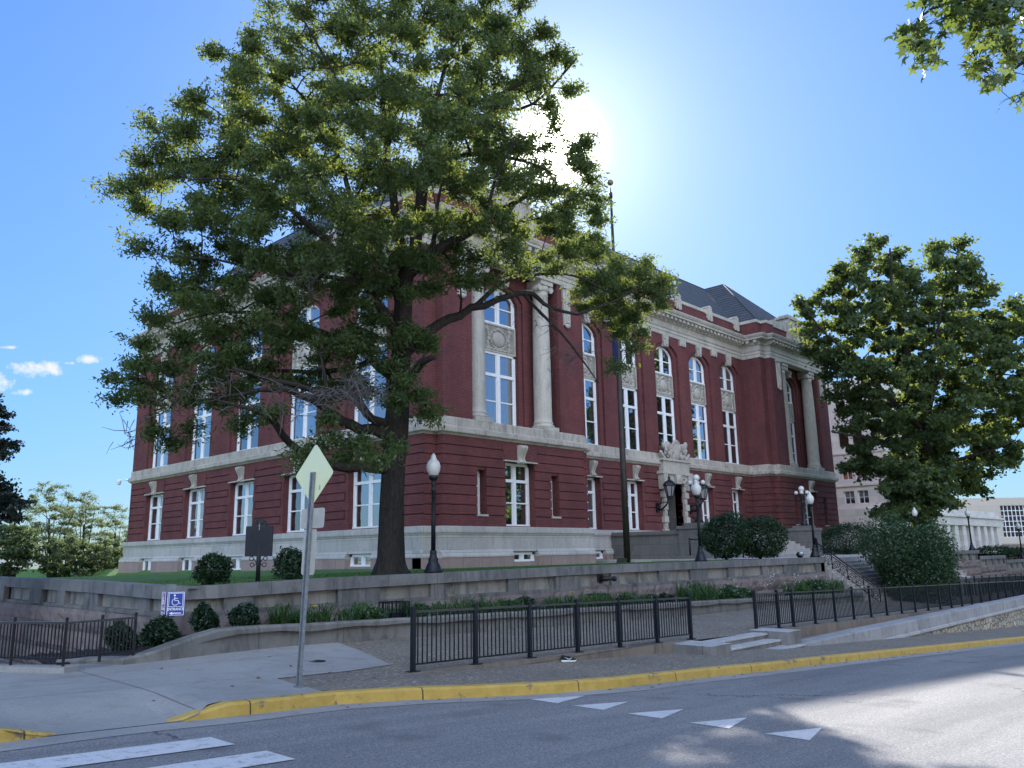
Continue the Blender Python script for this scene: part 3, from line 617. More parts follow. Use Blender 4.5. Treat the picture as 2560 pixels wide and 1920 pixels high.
cw = thing('curb_wall', 'low brown concrete curb under the black railings beside the marble steps', 'curb', (-12, -17.85, 0))
mb = MB()
def curb(x0, x1):
    xs = frange(x0, x1, 14); y0, y1 = -17.90, -17.58
    for a, b in zip(xs, xs[1:]):
        za, zb = z_plaza(a, -17.75) + 0.012, z_plaza(b, -17.75) + 0.012
        mb.poly([(a, y0, za), (b, y0, zb), (b, y1, zb + 0.012), (a, y1, za + 0.012)]); mb.poly([(a, y0, za - 1.0), (b, y0, zb - 1.0), (b, y0, zb), (a, y0, za)])
        mb.poly([(a, y1, za + 0.012), (b, y1, zb + 0.012), (b, y1, zb - .2), (a, y1, za - .2)])
    mb.poly([(x0, y0, z_plaza(x0, y0) - 1), (x0, y0, z_plaza(x0, -17.75) + 0.012), (x0, y1, z_plaza(x0, -17.75) + 0.02), (x0, y1, z_plaza(x0, y1) - 1)])
curb(-16.5, -8.75); curb(-4.2, 45); mb.build('curb', M['curb_concrete'], cw)

st = thing('marble_steps', 'short flight of white marble steps between two blocks, from sidewalk up to the plaza', 'steps', (-6.4, -18.3, 0))
for x0, x1, y0, y1, zt in ((-8.86, -8.0, -18.88, -17.78, -.062), (-4.92, -4.16, -18.78, -17.70, -.065)):
    mb = MB(); mb.bbox(x0, x1, y0, y1, zt - .012, zt, 0.005); cbk = mb.build('cheek_block', M['marble'], st)
    mb = MB(); mb.bbox(x0 + .004, x1 - .004, y0 + .004, y1 - .004, -0.80, zt - .013, 0.012); mb.build('block_side', M['marble_shaded'], cbk)
for i, (y0, y1, z) in enumerate(((-18.20, -17.84, -0.115), (-18.56, -18.20, -0.255), (-18.92, -18.56, -0.40))):
    xa, xb = (-7.995, -4.925) if i < 2 else (-7.9, -4.3)
    mb = MB(); mb.bbox(xa, xb, y0 - .025, y1, z - .05, z, 0.008); sp_ = mb.build('step', M['marble'], st); mb = MB(); mb.box(xa + .002, xb - .002, y0 + .012, y1, -.85, z - .051); mb.build('riser', M['marble_shaded'], sp_)

mw = thing('ramp_wall', 'white marble topped wall rising out of the sidewalk over rubble stone, along the kerb', 'wall', (2, -18.6, 0))
mb = MB(); xs = frange(-4.1, 48, 40)
def mwt(x): return -0.425 + 0.02 * sstep(-4, 0, x)
mb.sweep([(x, -18.85, mwt(x)) for x in xs][::-1], [(-0.52, -1.2), (-0.52, 0.0), (-0.50, 0.02), (0.0, 0.02), (0.02, 0.0), (0.02, -0.33)][::-1]); mb.build('coping', M['marble_wall'], mw)
mb = MB(); mb.sweep([(x, -18.85, mwt(x)) for x in xs][::-1], [(0.02, -0.335), (0.075, -0.35), (0.075, -0.43), (0.03, -0.47)][::-1]); mb.build('string_course', M['marble'], mw)
mb = MB(); mb.sweep([(x, -18.85, mwt(x)) for x in xs][::-1], [(-0.01, -0.40), (-0.01, -2.6)]); mb.build('rubble_face', M['rubble'], mw)

def railing(name, label, P, zfun, h=1.037, bays=None, group='black picket railings', pitch=0.105, base=True, post_r=0.034, top='rail_top'):
    """posts at the points P; between them top rail, bottom rail and pickets"""
    root = thing(name, label, 'railing', (P[0][0], P[0][1], zfun(*P[0])), group)
    for (x, y) in P:
        z = zfun(x, y); mb = MB(); mb.box(x - post_r, x + post_r, y - post_r, y + post_r, z, z + h - 0.03); mb.box(x - post_r * 1.25, x + post_r * 1.25, y - post_r * 1.25, y + post_r * 1.25, z + h - 0.03, z + h - 0.012)
        mb.ball((x, y, z + h - 0.012), post_r * 0.95, (1, 1, 0.7), 8, 4)
        if base: mb.box(x - 0.11, x + 0.11, y - 0.07, y + 0.07, z, z + 0.014)
        mb.build('post', M['black_metal'], root)
    tr = MB(); brl = MB()
    for (a, b) in zip(P, P[1:]):
        za, zb = zfun(*a), zfun(*b); A = np.array([a[0], a[1], za]); B = np.array([b[0], b[1], zb]); u = B - A; ln = math.hypot(u[0], u[1]); un = u / ln
        nrm = np.array([-un[1], un[0], 0]) / math.hypot(un[0], un[1])
        def bar(mbx, s0, s1, zc, hw, hh):
            p0, p1 = A + un * s0, A + un * s1; vs = [p + nrm * sx * hw + np.array([0, 0, zc + sz * hh]) for p in (p0, p1) for sx, sz in ((-1, -1), (1, -1), (1, 1), (-1, 1))]
            mbx.mesh(vs, [(0, 3, 2, 1), (4, 5, 6, 7), (0, 1, 5, 4), (1, 2, 6, 5), (2, 3, 7, 6), (3, 0, 4, 7)])
        bar(tr, 0, ln, h - 0.09, 0.022, 0.018); bar(brl, 0, ln, 0.115, 0.016, 0.013)
        mb = MB(); n = max(2, int(round(ln / pitch)))
        for i in range(1, n):
            s = ln * i / n; p = A + un * s; r = 0.0085
            mb.mesh([(p[0] + sx * r, p[1] + sy * r, p[2] + zz) for zz in (0.12, h - 0.10) for sx, sy in ((-1, -1), (1, -1), (1, 1), (-1, 1))], [(0, 1, 5, 4), (1, 2, 6, 5), (2, 3, 7, 6), (3, 0, 4, 7)])
        mb.build('picket_panel', M['black_metal'], root)
    tr.build('top_rail', M[top], root); brl.build('bottom_rail', M['black_metal'], root)
    return root
zp = lambda x, y: z_plaza(x, y) + 0.014
railing('picket_railing', 'black picket railing on the curb left of the marble steps', [(-16.37 + 1.4183 * i, -17.76) for i in range(7)], zp)
P2 = [(-4.56, -17.72), (-3.5, -17.1), (-2.95, -17.60)]
P2 = [(-4.5, -17.70), (-3.18, -17.70)] + [(-2.3 + 1.47 * i, -17.72) for i in range(0, 24)]
railing('picket_railing', 'long black picket railing running away right of the marble steps', P2, zp)
railing('picket_railing', 'black railing with a bright top rail beyond the large bush on the far plaza', [(20.5 + 1.5 * i, -15.4) for i in range(20)], lambda x, y: -0.62 - 0.016 * (x - 20), 1.08, top='rail_top')
# accessible-ramp railing at the far left
zl = lambda x, y: 0.50 if y > -12.5 and x < -20.6 else 0.42
def ramp_rail():
    a = at_z(157, 1664, 0.44); b = at_z(332, 1646, 0.42); c = at_z(-260, 1655, 0.44)
    P = [tuple(c[:2]), tuple((c[:2] * 0.62 + a[:2] * 0.38)), tuple((c[:2] * 0.3 + a[:2] * 0.7)), tuple(a[:2]), tuple((a[:2] + b[:2]) / 2), tuple(b[:2])]
    return railing('ramp_railing', 'black picket railing with a pale top around the access ramp at the left', P, lambda x, y: 0.43, 0.73, pitch=0.066, base=False, post_r=0.018, top='rail_top'), a, b, c
rr, ra, rb, rc = ramp_rail()
mb = MB(); u = (rc - ra)[:2]; u = u / np.linalg.norm(u); nn = np.array([-u[1], u[0]])
if nn @ (CAM[:2] - ra[:2]) < 0: nn = -nn
rk = thing('ramp_curb', 'pale concrete curb block under the ramp railing at the left', 'curb', (ra[0], ra[1], 0.2))
c0 = ra[:2] - u * 0.16; pts = [c0 - nn * 0.14, c0 + nn * 0.14, c0 + nn * 0.14 + u * 9, c0 - nn * 0.14 + u * 9]
mb.prism_z([tuple(p) for p in pts], -0.2, 0.43); mb.build('curb', M['concrete'], rk)
# ------------------------------------------------------------------ the red brick courthouse
ch = thing('courthouse', 'large red brick courthouse with pale stone bands, columns and dark slate roof', 'building', (0, 0, 1.4))
BP = [(46.53, 34.2), (46.53, .47), (45.7, .47), (45.7, 0), (35.05, 0), (35.05, .47), (34.22, .47), (34.22, 2.0), (11.48, 2.0), (11.48, .47), (10.65, .47), (10.65, 0), (0, 0), (0, .47), (-.83, .47), (-.83, 34.2)]
def front(x0, y): return Face((x0, y, 0), (1, 0, 0), (0, -1, 0))
FL = Face((-.83, 0, 0), (0, 1, 0), (-1, 0, 0))      # left facade: u = y
F0 = front(0, 0); FR = front(0, 2.0)                 # u = x in both
def arch_z(u, a, b, ztop, rise):
    if rise <= 0: return ztop
    h = (b - a) / 2; R = (h * h + rise * rise) / (2 * rise); return ztop - R + math.sqrt(max(R * R - (u - (a + b) / 2) ** 2, 0))
def wall(mb, F, U0, U1, z0, z1, ops, depth, d=0.0, sill=True):
    us = sorted(set([U0, U1] + [o[0] for o in ops] + [o[1] for o in ops])); zs_ = sorted(set([z0, z1] + [o[2] for o in ops] + [o[3] for o in ops]))
    for a, b in zip(us, us[1:]):
        for c, e in zip(zs_, zs_[1:]):
            um, zm = (a + b) / 2, (c + e) / 2
            if any(o[0] < um < o[1] and o[2] < zm < o[3] for o in ops): continue
            mb.poly([F.p(a, d, c), F.p(b, d, c), F.p(b, d, e), F.p(a, d, e)])
    for o in ops:
        a, b, c, e = o[:4]; rise = o[4] if len(o) > 4 else 0
        zsp = e - rise
        mb.poly([F.p(a, d, c), F.p(a, d, zsp), F.p(a, d - depth, zsp), F.p(a, d - depth, c)])
        mb.poly([F.p(b, d, c), F.p(b, d - depth, c), F.p(b, d - depth, zsp), F.p(b, d, zsp)])
        if sill: mb.poly([F.p(a, d, c), F.p(a, d - depth, c), F.p(b, d - depth, c), F.p(b, d, c)])
        n = 14 if rise else 1
        for i in range(n):
            p, q = a + (b - a) * i / n, a + (b - a) * (i + 1) / n; zp_, zq = arch_z(p, a, b, e, rise), arch_z(q, a, b, e, rise)
            mb.poly([F.p(p, d, zp_), F.p(p, d - depth, zp_), F.p(q, d - depth, zq), F.p(q, d, zq)])
            if rise: mb.poly([F.p(p, d, zp_), F.p(q, d, zq), F.p(q, d, e), F.p(p, d, e)])
def sash_window(F, a, b, z0, z1, d, rows, rise=0, cols=2, fw=0.14, mull=0.20, name='window', parent=None):
    """white frame with mullion and rails; rows = heights of the horizontal bars (z, half height)"""
    f = MB(); g = MB(); zsp = z1 - rise
    f.box(a, a + fw, d - .10, d, z0, zsp + (0.02 if rise else 0), F); f.box(b - fw, b, d - .10, d, z0, zsp + (0.02 if rise else 0), F)
    f.box(a, b, d - .10, d + .03, z0, z0 + 0.10, F)
    cs = [a + (b - a) * k / cols for k in range(1, cols)]
    for c in cs: f.box(c - mull / 2, c + mull / 2, d - .09, d + .012, z0 + .10, arch_z(c, a, b, z1, rise) - .05, F)
    for (zr, hh) in rows: f.box(a + fw, b - fw, d - .085, d - (-.004 if hh > .05 else .02), zr - hh, zr + hh, F)
    n = 14 if rise else 1
    for i in range(n):
        p, q = a + (b - a) * i / n, a + (b - a) * (i + 1) / n; zp_, zq = arch_z(p, a, b, z1, rise), arch_z(q, a, b, z1, rise)
        f.mesh([F.p(p, d, zp_), F.p(q, d, zq), F.p(q, d, zq - .13), F.p(p, d, zp_ - .13), F.p(p, d - .1, zp_), F.p(q, d - .1, zq), F.p(q, d - .1, zq - .13), F.p(p, d - .1, zp_ - .13)],
               [(0, 3, 2, 1), (3, 7, 6, 2), (4, 5, 6, 7), (0, 1, 5, 4)])
        gl = [F.p(p, d - .075, z0 + .02), F.p(q, d - .075, z0 + .02), F.p(q, d - .075, zq - .02), F.p(p, d - .075, zp_ - .02)]
        g.poly(gl if np.cross(F.u, (0, 0, 1)) @ F.n > 0 else gl[::-1])
    # slim sash stiles inside each light
    lights = [a + fw] + cs + [b - fw]
    for i in range(cols):
        l = lights[i] + (mull / 2 if i else 0); r = lights[i + 1] - (mull / 2 if i < cols - 1 else 0)
        for u0, u1 in ((l, l + .06), (r - .06, r)): f.box(u0, u1, d - .08, d - .035, z0 + .1, min(arch_z(u0, a, b, z1, rise), arch_z(u1, a, b, z1, rise)) - .06, F)
    o = f.build(name, M['white_paint'], parent if parent else ch); g.build('pane', M[WR.choice(('glass', 'glass', 'glass_dim', 'glass', 'glass_blind'))], o); return o
WR = random.Random(12)
def carved_panel(F, a, b, z0, z1, d, seed):
    mb = MB(); rng = random.Random(seed); uc, zc = (a + b) / 2, (z0 + z1) / 2; w_, h_ = b - a, z1 - z0
    gd = MB(); gd.box(a, b, d - .12, d - .05, z0, z1, F); gd.build('carving_ground', M['carving_ground'], ch)
    for (u0, u1, v0, v1) in ((a, b, z0, z0 + .09), (a, b, z1 - .09, z1), (a, a + .09, z0 + .09, z1 - .09), (b - .09, b, z0 + .09, z1 - .09)): mb.box(u0, u1, d - .06, d + .0, v0, v1, F)
    mb.ball((uc, d - .05, zc - .03), 1.0, (w_ * .19, .17, h_ * .28), 16, 10, F)
    for k in range(26):
        th = 2 * math.pi * k / 26; mb.ball((uc + math.cos(th) * w_ * .235, d - .045, zc - .03 + math.sin(th) * h_ * .345), rng.uniform(.06, .095), (1, 1.2, 1), 6, 4, F)
    for sgn in (-1, 1):
        for k in range(16):
            t = k / 15; u = uc + sgn * (w_ * .30 + .05 * math.sin(t * 9)); mb.ball((u, d - .045, z0 + h_ * (.14 + .72 * t)), .055 + .045 * math.sin(t * 14 + sgn) ** 2, (1, 1.2, 1), 6, 4, F)
        for k in range(10):
            t = k / 9 * 4.5; mb.ball((uc + sgn * (w_ * .36 + .055 * math.cos(t)), d - .045, z1 - .24 - .08 * math.sin(t)), .038, (1, .9, 1), 6, 4, F); mb.ball((uc + sgn * (w_ * .36 + .055 * math.cos(t)), d - .045, z0 + .26 + .08 * math.sin(t)), .038, (1, .9, 1), 6, 4, F)
    for k in range(22): mb.ball((uc + (k - 10.5) / 10.5 * w_ * .33, d - .045, z0 + .16 + .03 * math.sin(k * 1.9)), .075, (1, 1.2, 1), 6, 4, F)
    for k in range(9): mb.ball((uc + (k - 4) * .07, d - .03, z1 - .21 - .012 * (k - 4) ** 2), .08, (1, 1.2, 1), 6, 4, F)
    mb.build('carved_panel', M['white_stone'], ch)
Z0, ZB, ZF, ZE = 3.33, 7.65, 8.52, 17.15      # brick foot, band underside, upper floor, entablature underside
LC = [17.45 + 6.25 * k for k in (-2, -1, 0, 1, 2)]; RC = [22.85 + 4.5 * k for k in (-2, -1, 0, 1, 2)]
# --- stone base all round, with the basement openings
BW = [(c - 1.05, c + 1.05, 1.52 - .015 * (c - 4), 2.12) for c in LC]
# base walls: everything above the basement heads is one moulding; below it the granite is cut for the windows
up = MB(); up.sweep(BP, [(.20, 2.14), (.17, 2.23), (.15, 2.24), (.15, 2.90), (.18, 2.93), (.20, 2.99), (.24, 3.03), (.25, 3.08), (.25, 3.30), (.10, 3.335), (-.12, 3.34)][::-1], True); up.build('water_table', M['base_stone'], ch)
def cut_base(F, U0, U1, ops, zg):
    g = MB(); t = MB(); us = sorted([U0, U1] + [v for o in ops for v in o[:2]])
    for a, b in zip(us[0::2], us[1::2]):
        g.box(a, b, -.3, .34, zg, 1.88, F)
        pr = [(.34, 1.88), (.37, 1.90), (.37, 1.97), (.33, 2.06), (.22, 2.20), (.18, 2.23)]
        for (o0, h0), (o1, h1) in zip(pr, pr[1:]): t.poly([F.p(a, o0, h0), F.p(b, o0, h0), F.p(b, o1, h1), F.p(a, o1, h1)])
        t.poly([F.p(a, -.3, 1.88)] + [F.p(a, o, h) for o, h in pr] + [F.p(a, -.3, 2.23)]); t.poly([F.p(b, -.3, 2.23)] + [F.p(b, o, h) for o, h in pr[::-1]] + [F.p(b, -.3, 1.88)])
    for o in ops:
        g.box(o[0], o[1], -.3, .18, zg, o[2], F); t.box(o[0], o[1], -.3, .145, o[3], 2.235, F)
        g.box(o[0] - .001, o[0], -.3, .33, o[2], 1.88, F)
    g.build('granite_base', M['pink_granite'], ch); t.build('base_moulding', M['base_stone'], ch)
    for o in ops: sash_window(F, o[0] + .02, o[1] - .02, o[2] + .01, o[3] - .01, .03, [], 0, 2, .13, .2, 'basement_window')
cut_base(FL, .47 - .32, 34.2 + .34, BW, -0.6)
cut_base(F0, 0.0 - .34, 10.65 + .34, [(4.42, 6.24, 1.62, 2.10)], 0.3)
cut_base(front(0, .47), -.83 - .34, 0.3, [], 0.3)
cut_base(FR, 11.2, 34.4, [(13.0, 14.6, 1.62, 2.10)], 0.3)
cut_base(F0, 35.05 - .34, 45.7 + .34, [(39.3, 41.4, 1.62, 2.10)], 0.3); cut_base(front(0, .47), 45.5, 46.53 + .34, [], 0.3)
# --- ground storey
bw = MB(); LG = [(c - 1.45, c + 1.45, Z0 + .05, 6.60) for c in LC]
wall(bw, FL, .47, 34.2, Z0 - .1, ZB + .1, LG, .52, -.09)
G0 = [(4.20, 6.48, Z0 + .05, 6.62), (2.26, 2.90, 3.92, 6.10), (7.77, 8.40, 3.92, 6.10)]
G2 = [(35.05 + a, 35.05 + b, c, e) for a, b, c, e in G0]
wall(bw, F0, 0, 10.65, Z0 - .1, ZB + .1, G0, .55, -.09); wall(bw, F0, 35.05, 45.7, Z0 - .1, ZB + .1, G2, .55, -.09)
GR = [(c - .86, c + .86, Z0 + .05, 6.52) for k, c in enumerate(RC) if k != 2] + [(21.75, 23.95, 3.0, 6.95)]
wall(bw, FR, 11.48, 34.22, Z0 - .1, ZB + .1, GR, .5, -.09)
def side(mbx, x, y0, y1, z0, z1): mbx.poly([(x, y0, z0), (x, y1, z0), (x, y1, z1), (x, y0, z1)])
def notch(mbx, z0, z1, e=-.0):
    for x, y0, y1 in ((0 - e, 0, .47), (10.65 + e, 0, .47), (35.05 - e, 0, .47), (45.7 + e, 0, .47), (11.48 + e, .47, 2.0), (34.22 - e, .47, 2.0), (46.53 + e, .47, 34.2), (-.83, 0.47, 0.471)): side(mbx, x, y0, y1, z0, z1)
    for x0, x1 in ((-.83, 0), (10.65, 11.48), (34.22, 35.05), (45.7, 46.53)): mbx.poly([(x0, .47 - e, z0), (x1, .47 - e, z0), (x1, .47 - e, z1), (x0, .47 - e, z1)])
    mbx.poly([(-.83, 34.2, z0), (46.53, 34.2, z0), (46.53, 34.2, z1), (-.83, 34.2, z1)])
notch(bw, Z0 - .1, ZB + .1, -.09)
bw.build('brick_wall', M['brick'], ch)
rb_ = MB(); CO = [3.335] + [3.87 + .4715 * k for k in range(8)] + [ZB]
def courses(F, U0, U1, ops, panels):
    """raised brick courses; every other course between two openings is cut back to a framed panel"""
    for k in range(len(CO) - 1):
        c, e = CO[k] + (0.028 if k else 0), CO[k + 1] - .028 * (k < 8)
        cuts = [o for o in ops if o[2] < e - .1 and o[3] > c + .1]
        segs = []; u = U0
        for o in sorted(cuts): segs.append((u, o[0])); u = o[1]
        segs.append((u, U1))
        for a, b in segs:
            if b - a < .03: continue
            lj = any(abs(a - o[1]) < .01 for o in ops if o[1] - o[0] > 1); rj = any(abs(b - o[0]) < .01 for o in ops if o[1] - o[0] > 1)
            wide = k % 2 == 0
            aa = a - (.035 if lj and wide else 0); bb = b + (.035 if rj and wide else 0)
            if panels and not wide and b - a > 1.0:
                l = a + (.30 if lj else .0); r = b - (.30 if rj else .0)
                if lj: rb_.box(aa, a + .17, -.09, 0, c - .028, e + .028, F); rb_.box(a + .22, l - .055, -.09, -.0, c - .028, e + .028, F)
                if rj: rb_.box(b - .17, bb, -.09, 0, c - .028, e + .028, F); rb_.box(r + .055, b - .22, -.09, -.0, c - .028, e + .028, F)
                rb_.box(l, r, -.09, .0, c + .03, e - .03, F)
            else: rb_.box(aa, bb, -.09, 0, c - (.028 if panels and k else 0), e + (.028 if panels else 0), F)
courses(FL, .47, 34.2, LG, True); courses(FR, 11.571, 34.129, GR, True)
courses(F0, 0, 10.65, G0, False); courses(F0, 35.05, 45.7, G2, False)
for x0, x1 in ((-.739, .09), (10.56, 11.389), (34.311, 35.14), (45.61, 46.439)): courses(front(0, .47), x0, x1, [], False)
courses(Face((34.22, 0, 0), (0, 1, 0), (-1, 0, 0)), .47, 2.09, [], False); courses(Face((11.48, 0, 0), (0, 1, 0), (1, 0, 0)), .47, 2.09, [], False)
courses(Face((0, 0, 0), (0, 1, 0), (-1, 0, 0)), .091, .469, [], False); courses(Face((35.05, 0, 0), (0, 1, 0), (-1, 0, 0)), .091, .469, [], False); courses(Face((10.65, 0, 0), (0, 1, 0), (1, 0, 0)), .091, .469, [], False)
rb_.build('rusticated_courses', M['brick'], ch)
# voussoir blocks, console keystones and thin stone lintels over the ground windows
def console(F, uc, wid=.42):
    mb = MB(); pr = []
    for k in range(15):
        t = k / 14; z = 7.50 - .95 * t; d = .13 + .27 * (0.5 + .5 * math.cos(min(t * 1.35, 1) * math.pi)) * (1 - math.exp(-((t + .02) / .07) ** 2) * .6) + .13 * math.exp(-((t - .92) / .085) ** 2); pr.append((d, z))
    for s0, s1, dd in ((-1, -.42, 0), (-.30, .30, -.03), (.42, 1, 0)):
        a, b = uc + s0 * wid / 2, uc + s1 * wid / 2; n = len(pr)
        vs = [F.p(a, d + dd, z) for d, z in pr] + [F.p(b, d + dd, z) for d, z in pr] + [F.p(a, -.02, z) for d, z in pr] + [F.p(b, -.02, z) for d, z in pr]
        fs = []
        for i in range(n - 1): fs += [(i, i + 1, n + i + 1, n + i), (2 * n + i, 2 * n + i + 1, i + 1, i), (n + i, n + i + 1, 3 * n + i + 1, 3 * n + i)]
        fs += [(0, n, 3 * n, 2 * n), (n - 1, 2 * n + n - 1, 3 * n + n - 1, n + n - 1)]; mb.mesh(vs, fs)
    mb.box(uc - wid * .36, uc + wid * .36, 0, .06, 6.62, 7.48, F)
    mb.build('console_keystone', M['white_stone'], ch)
def lintel(F, a, b, z):
    mb = MB(); mb.box(a - .10, b + .12, -.30, .10, z, z + .07, F); mb.build('lintel', M['white_stone'], ch)
def voussoirs(F, a, b, z):
    c = (a + b) / 2
    for s in (-1, 1):
        mb = MB(); mb.prism([(c + s * .30, z + .08), (c + s * (b - a) * .5, z + .08), (c + s * ((b - a) * .5 + .22), z + .80), (c + s * .36, z + .80)][::s], -.05, .035, F); mb.build('flat_arch', M['brick'], ch)
for F, ops in ((FL, LG), (FR, GR[:4]), (F0, G0[:1]), (F0, G2[:1])):
    for o in ops:
        console(F, (o[0] + o[1]) / 2, .46 if F is FL or F is F0 else .38); lintel(F, o[0], o[1], o[3]); voussoirs(F, o[0], o[1], o[3])
        zz = o[3] - o[2]; sash_window(F, o[0] + .02, o[1] - .02, o[2], o[3] - .01, -.34 if F is FL else -.44, [(o[2] + zz * .715, .075), (o[2] + zz * .365, .032)])
for o in G0[1:] + G2[1:]: sash_window(F0, o[0] + .01, o[1] - .01, o[2] + .01, o[3] - .01, -.50, [(5.3, .03)], 0, 1, .07); 
for o in G0[1:] + G2[1:]:
    mb = MB(); mb.box(o[0] - .05, o[1] + .05, -.3, .06, o[2] - .10, o[2] - .003, F0); mb.build('slit_sill', M['white_stone'], ch)
# --- band between the storeys
mb = MB(); mb.sweep(BP, [(-.1, 7.62), (.03, 7.64), (.09, 7.72), (.19, 7.76), (.21, 7.80), (.21, 8.00), (.15, 8.05), (.06, 8.09), (.06, 8.47), (.03, 8.52), (-.45, 8.53)][::-1], True); mb.build('stone_band', M['band_stone'], ch)
# --- upper storeys
uw = MB(); HW = 1.26
LU = [(c - 1.45, c + 1.45, ZF - .02, 16.42, .62) for c in LC]; RU = [(c - 1.22, c + 1.22, ZF - .02, 16.35, .70) for c in RC]
def grow(ops, k): return [(a - k, b + k, c, e + k * .7, r + .08) for a, b, c, e, r in ops]
wall(uw, FL, .47, 34.2, ZF - .1, ZE + .1, grow(LU, .40), .14); wall(uw, FL, .6, 34.1, ZF - .1, ZE - .2, LU, .42, -.14)
wall(uw, FR, 11.48, 34.22, ZF - .1, ZE + .1, grow(RU, .36), .14); wall(uw, FR, 11.6, 34.1, ZF - .1, ZE - .2, RU, .36, -.14)
NI = [(1.95, 8.70)]; NI2 = [(37.0, 43.75)]
for off in (0, 35.05):
    wall(uw, F0, off, off + 10.65, ZF - .1, ZE + .1, [(off + 1.95, off + 8.70, ZF - .02, ZE + .11)], 1.15, 0, False)
    uwin = (off + 3.98, off + 6.70, ZF - .02, 16.45, .75); wall(uw, front(0, 1.15), off + 1.95, off + 8.70, ZF - .1, ZE + .1, grow([uwin], .30), .12); wall(uw, front(0, 1.15), off + 2.2, off + 8.5, ZF - .1, ZE - .1, [uwin], .34, -.12)
notch(uw, ZF - .1, ZE + .1); uw.build('brick_wall', M['brick'], ch)
def tall_window(F, o, d, seed):
    a, b = o[0] + .02, o[1] - .02
    sash_window(F, a, b, ZF, 12.74, d, [(11.47, .085), (10.02, .032)], 0, 2, .14, .22)
    carved_panel(F, a, b, 12.74, 14.32, d + .06, seed)
    sash_window(F, a, b, 14.32, o[3] - .01, d, [(15.28, .035)], o[4], 2, .14, .22)
for i, o in enumerate(LU): tall_window(FL, o, -.30, i)
for i, o in enumerate(RU): tall_window(FR, o, -.34, 10 + i)
F1 = front(0, 1.15)
for i, off in enumerate((0, 35.05)):
    tall_window(F1, (off + 3.98, off + 6.70, ZF, 16.45, .75), -.34, 20 + i)
    mb = MB(); mb.box(off + 1.95, off + 8.70, -1.3, .02, 8.40, 8.515, F0); mb.build('niche_floor', M['band_stone'], ch)
    for xc in (2.74, 7.86):
        mb = MB(); c = (off + xc, .56, 0)
        mb.box(c[0] - .62, c[0] + .62, -.06, 1.12, 8.50, 8.74)
        mb.lathe(c, [(.60, 8.74), (.62, 8.78), (.62, 8.84), (.55, 8.88), (.52, 8.92), (.56, 8.97), (.56, 9.02), (.505, 9.06), (.50, 9.3), (.50, 11.5), (.485, 13.5), (.455, 15.2), (.43, 16.25), (.46, 16.28), (.46, 16.33), (.43, 16.36), (.44, 16.52)], 28)
        for zj in (10.55, 12.0, 13.5, 15.0): mb.lathe(c, [(.5 - (zj - 9) * .009 + .002, zj), (.5 - (zj - 9) * .009 - .004, zj + .012)], 28)
        mb.build('column', M['white_stone'], ch)
        cap = MB(); cap.box(c[0] - .52, c[0] + .52, .02, 1.10, 16.86, 17.16); cap.lathe(c, [(.44, 16.5), (.52, 16.66), (.50, 16.86)], 20)
        for sx in (-1, 1):
            for sy in (-1, 1):
                pts = [(c[0] + sx * (.47 + .13 * math.cos(t)), c[1] + sy * .40, 16.68 + .16 * math.sin(t)) for t in frange(0, 6.3, 12)]; cap.tube(pts, .055, 6)
            cap.tube([(c[0] + sx * .47, c[1] - .46, 16.70), (c[0] + sx * .47, c[1] + .46, 16.70)], .17, 12)
        cap.build('capital', M['white_stone'], ch)
    mb = MB(); kk = off + 5.34; mb.prism([(kk - .24, 16.42), (kk + .24, 16.42), (kk + .33, ZE - .12), (kk - .33, ZE - .12)], -.2, .30, F1); mb.ball((kk, .30, 16.8), .22, (1, .7, 1.2), 10, 6, F1); mb.build('keystone', M['white_stone'], ch)
    for uc in (1.22, 9.43):          # long hanging consoles on the wing piers
        mb = MB(); pr = [(off + uc - .26, 14.75), (off + uc + .26, 14.75), (off + uc + .34, ZE), (off + uc - .34, ZE)]
        mb.prism(pr, -.02, .12, F0); mb.box(off + uc - .16, off + uc + .16, .12, .19, 14.9, ZE - .05, F0); mb.ball((off + uc, .12, 14.72), .2, (1, .6, .7), 8, 5, F0); mb.ball((off + uc, .16, 15.35), .17, (1, .5, 1.5), 8, 5, F0)
        mb.box(off + uc - .42, off + uc + .42, -.02, .24, ZE - .22, ZE - .02, F0); mb.build('console', M['white_stone'], ch)
def keystones(F, ops, wd):
    for o in ops:
        c = (o[0] + o[1]) / 2; mb = MB(); mb.prism([(c - wd * .36, o[3] - .06), (c + wd * .36, o[3] - .06), (c + wd * .5, ZE - .02), (c - wd * .5, ZE - .02)], -.15, .13, F)
        mb.box(c - wd * .16, c + wd * .16, .13, .20, o[3] + .05, ZE - .06, F); mb.box(c - wd * .42, c + wd * .42, .13, .19, ZE - .32, ZE - .24, F); mb.build('keystone', M['white_stone'], ch)
keystones(FL, LU, .8); keystones(FR, RU, .72)
for F, cs in ((FR, [a + 2.25 for a in RC[:4]]), (FL, [a + 3.13 for a in LC[:4]])):
    for c in cs:
        mb = MB(); mb.box(c - .40, c + .40, 0, .12, ZE - .34, ZE + .02, F)
        for k in (-.30, 0, .30): mb.box(c + k - .10, c + k + .10, .002, .11, ZE - .48, ZE - .34, F)
        mb.build('pendant_bracket', M['white_stone'], ch)
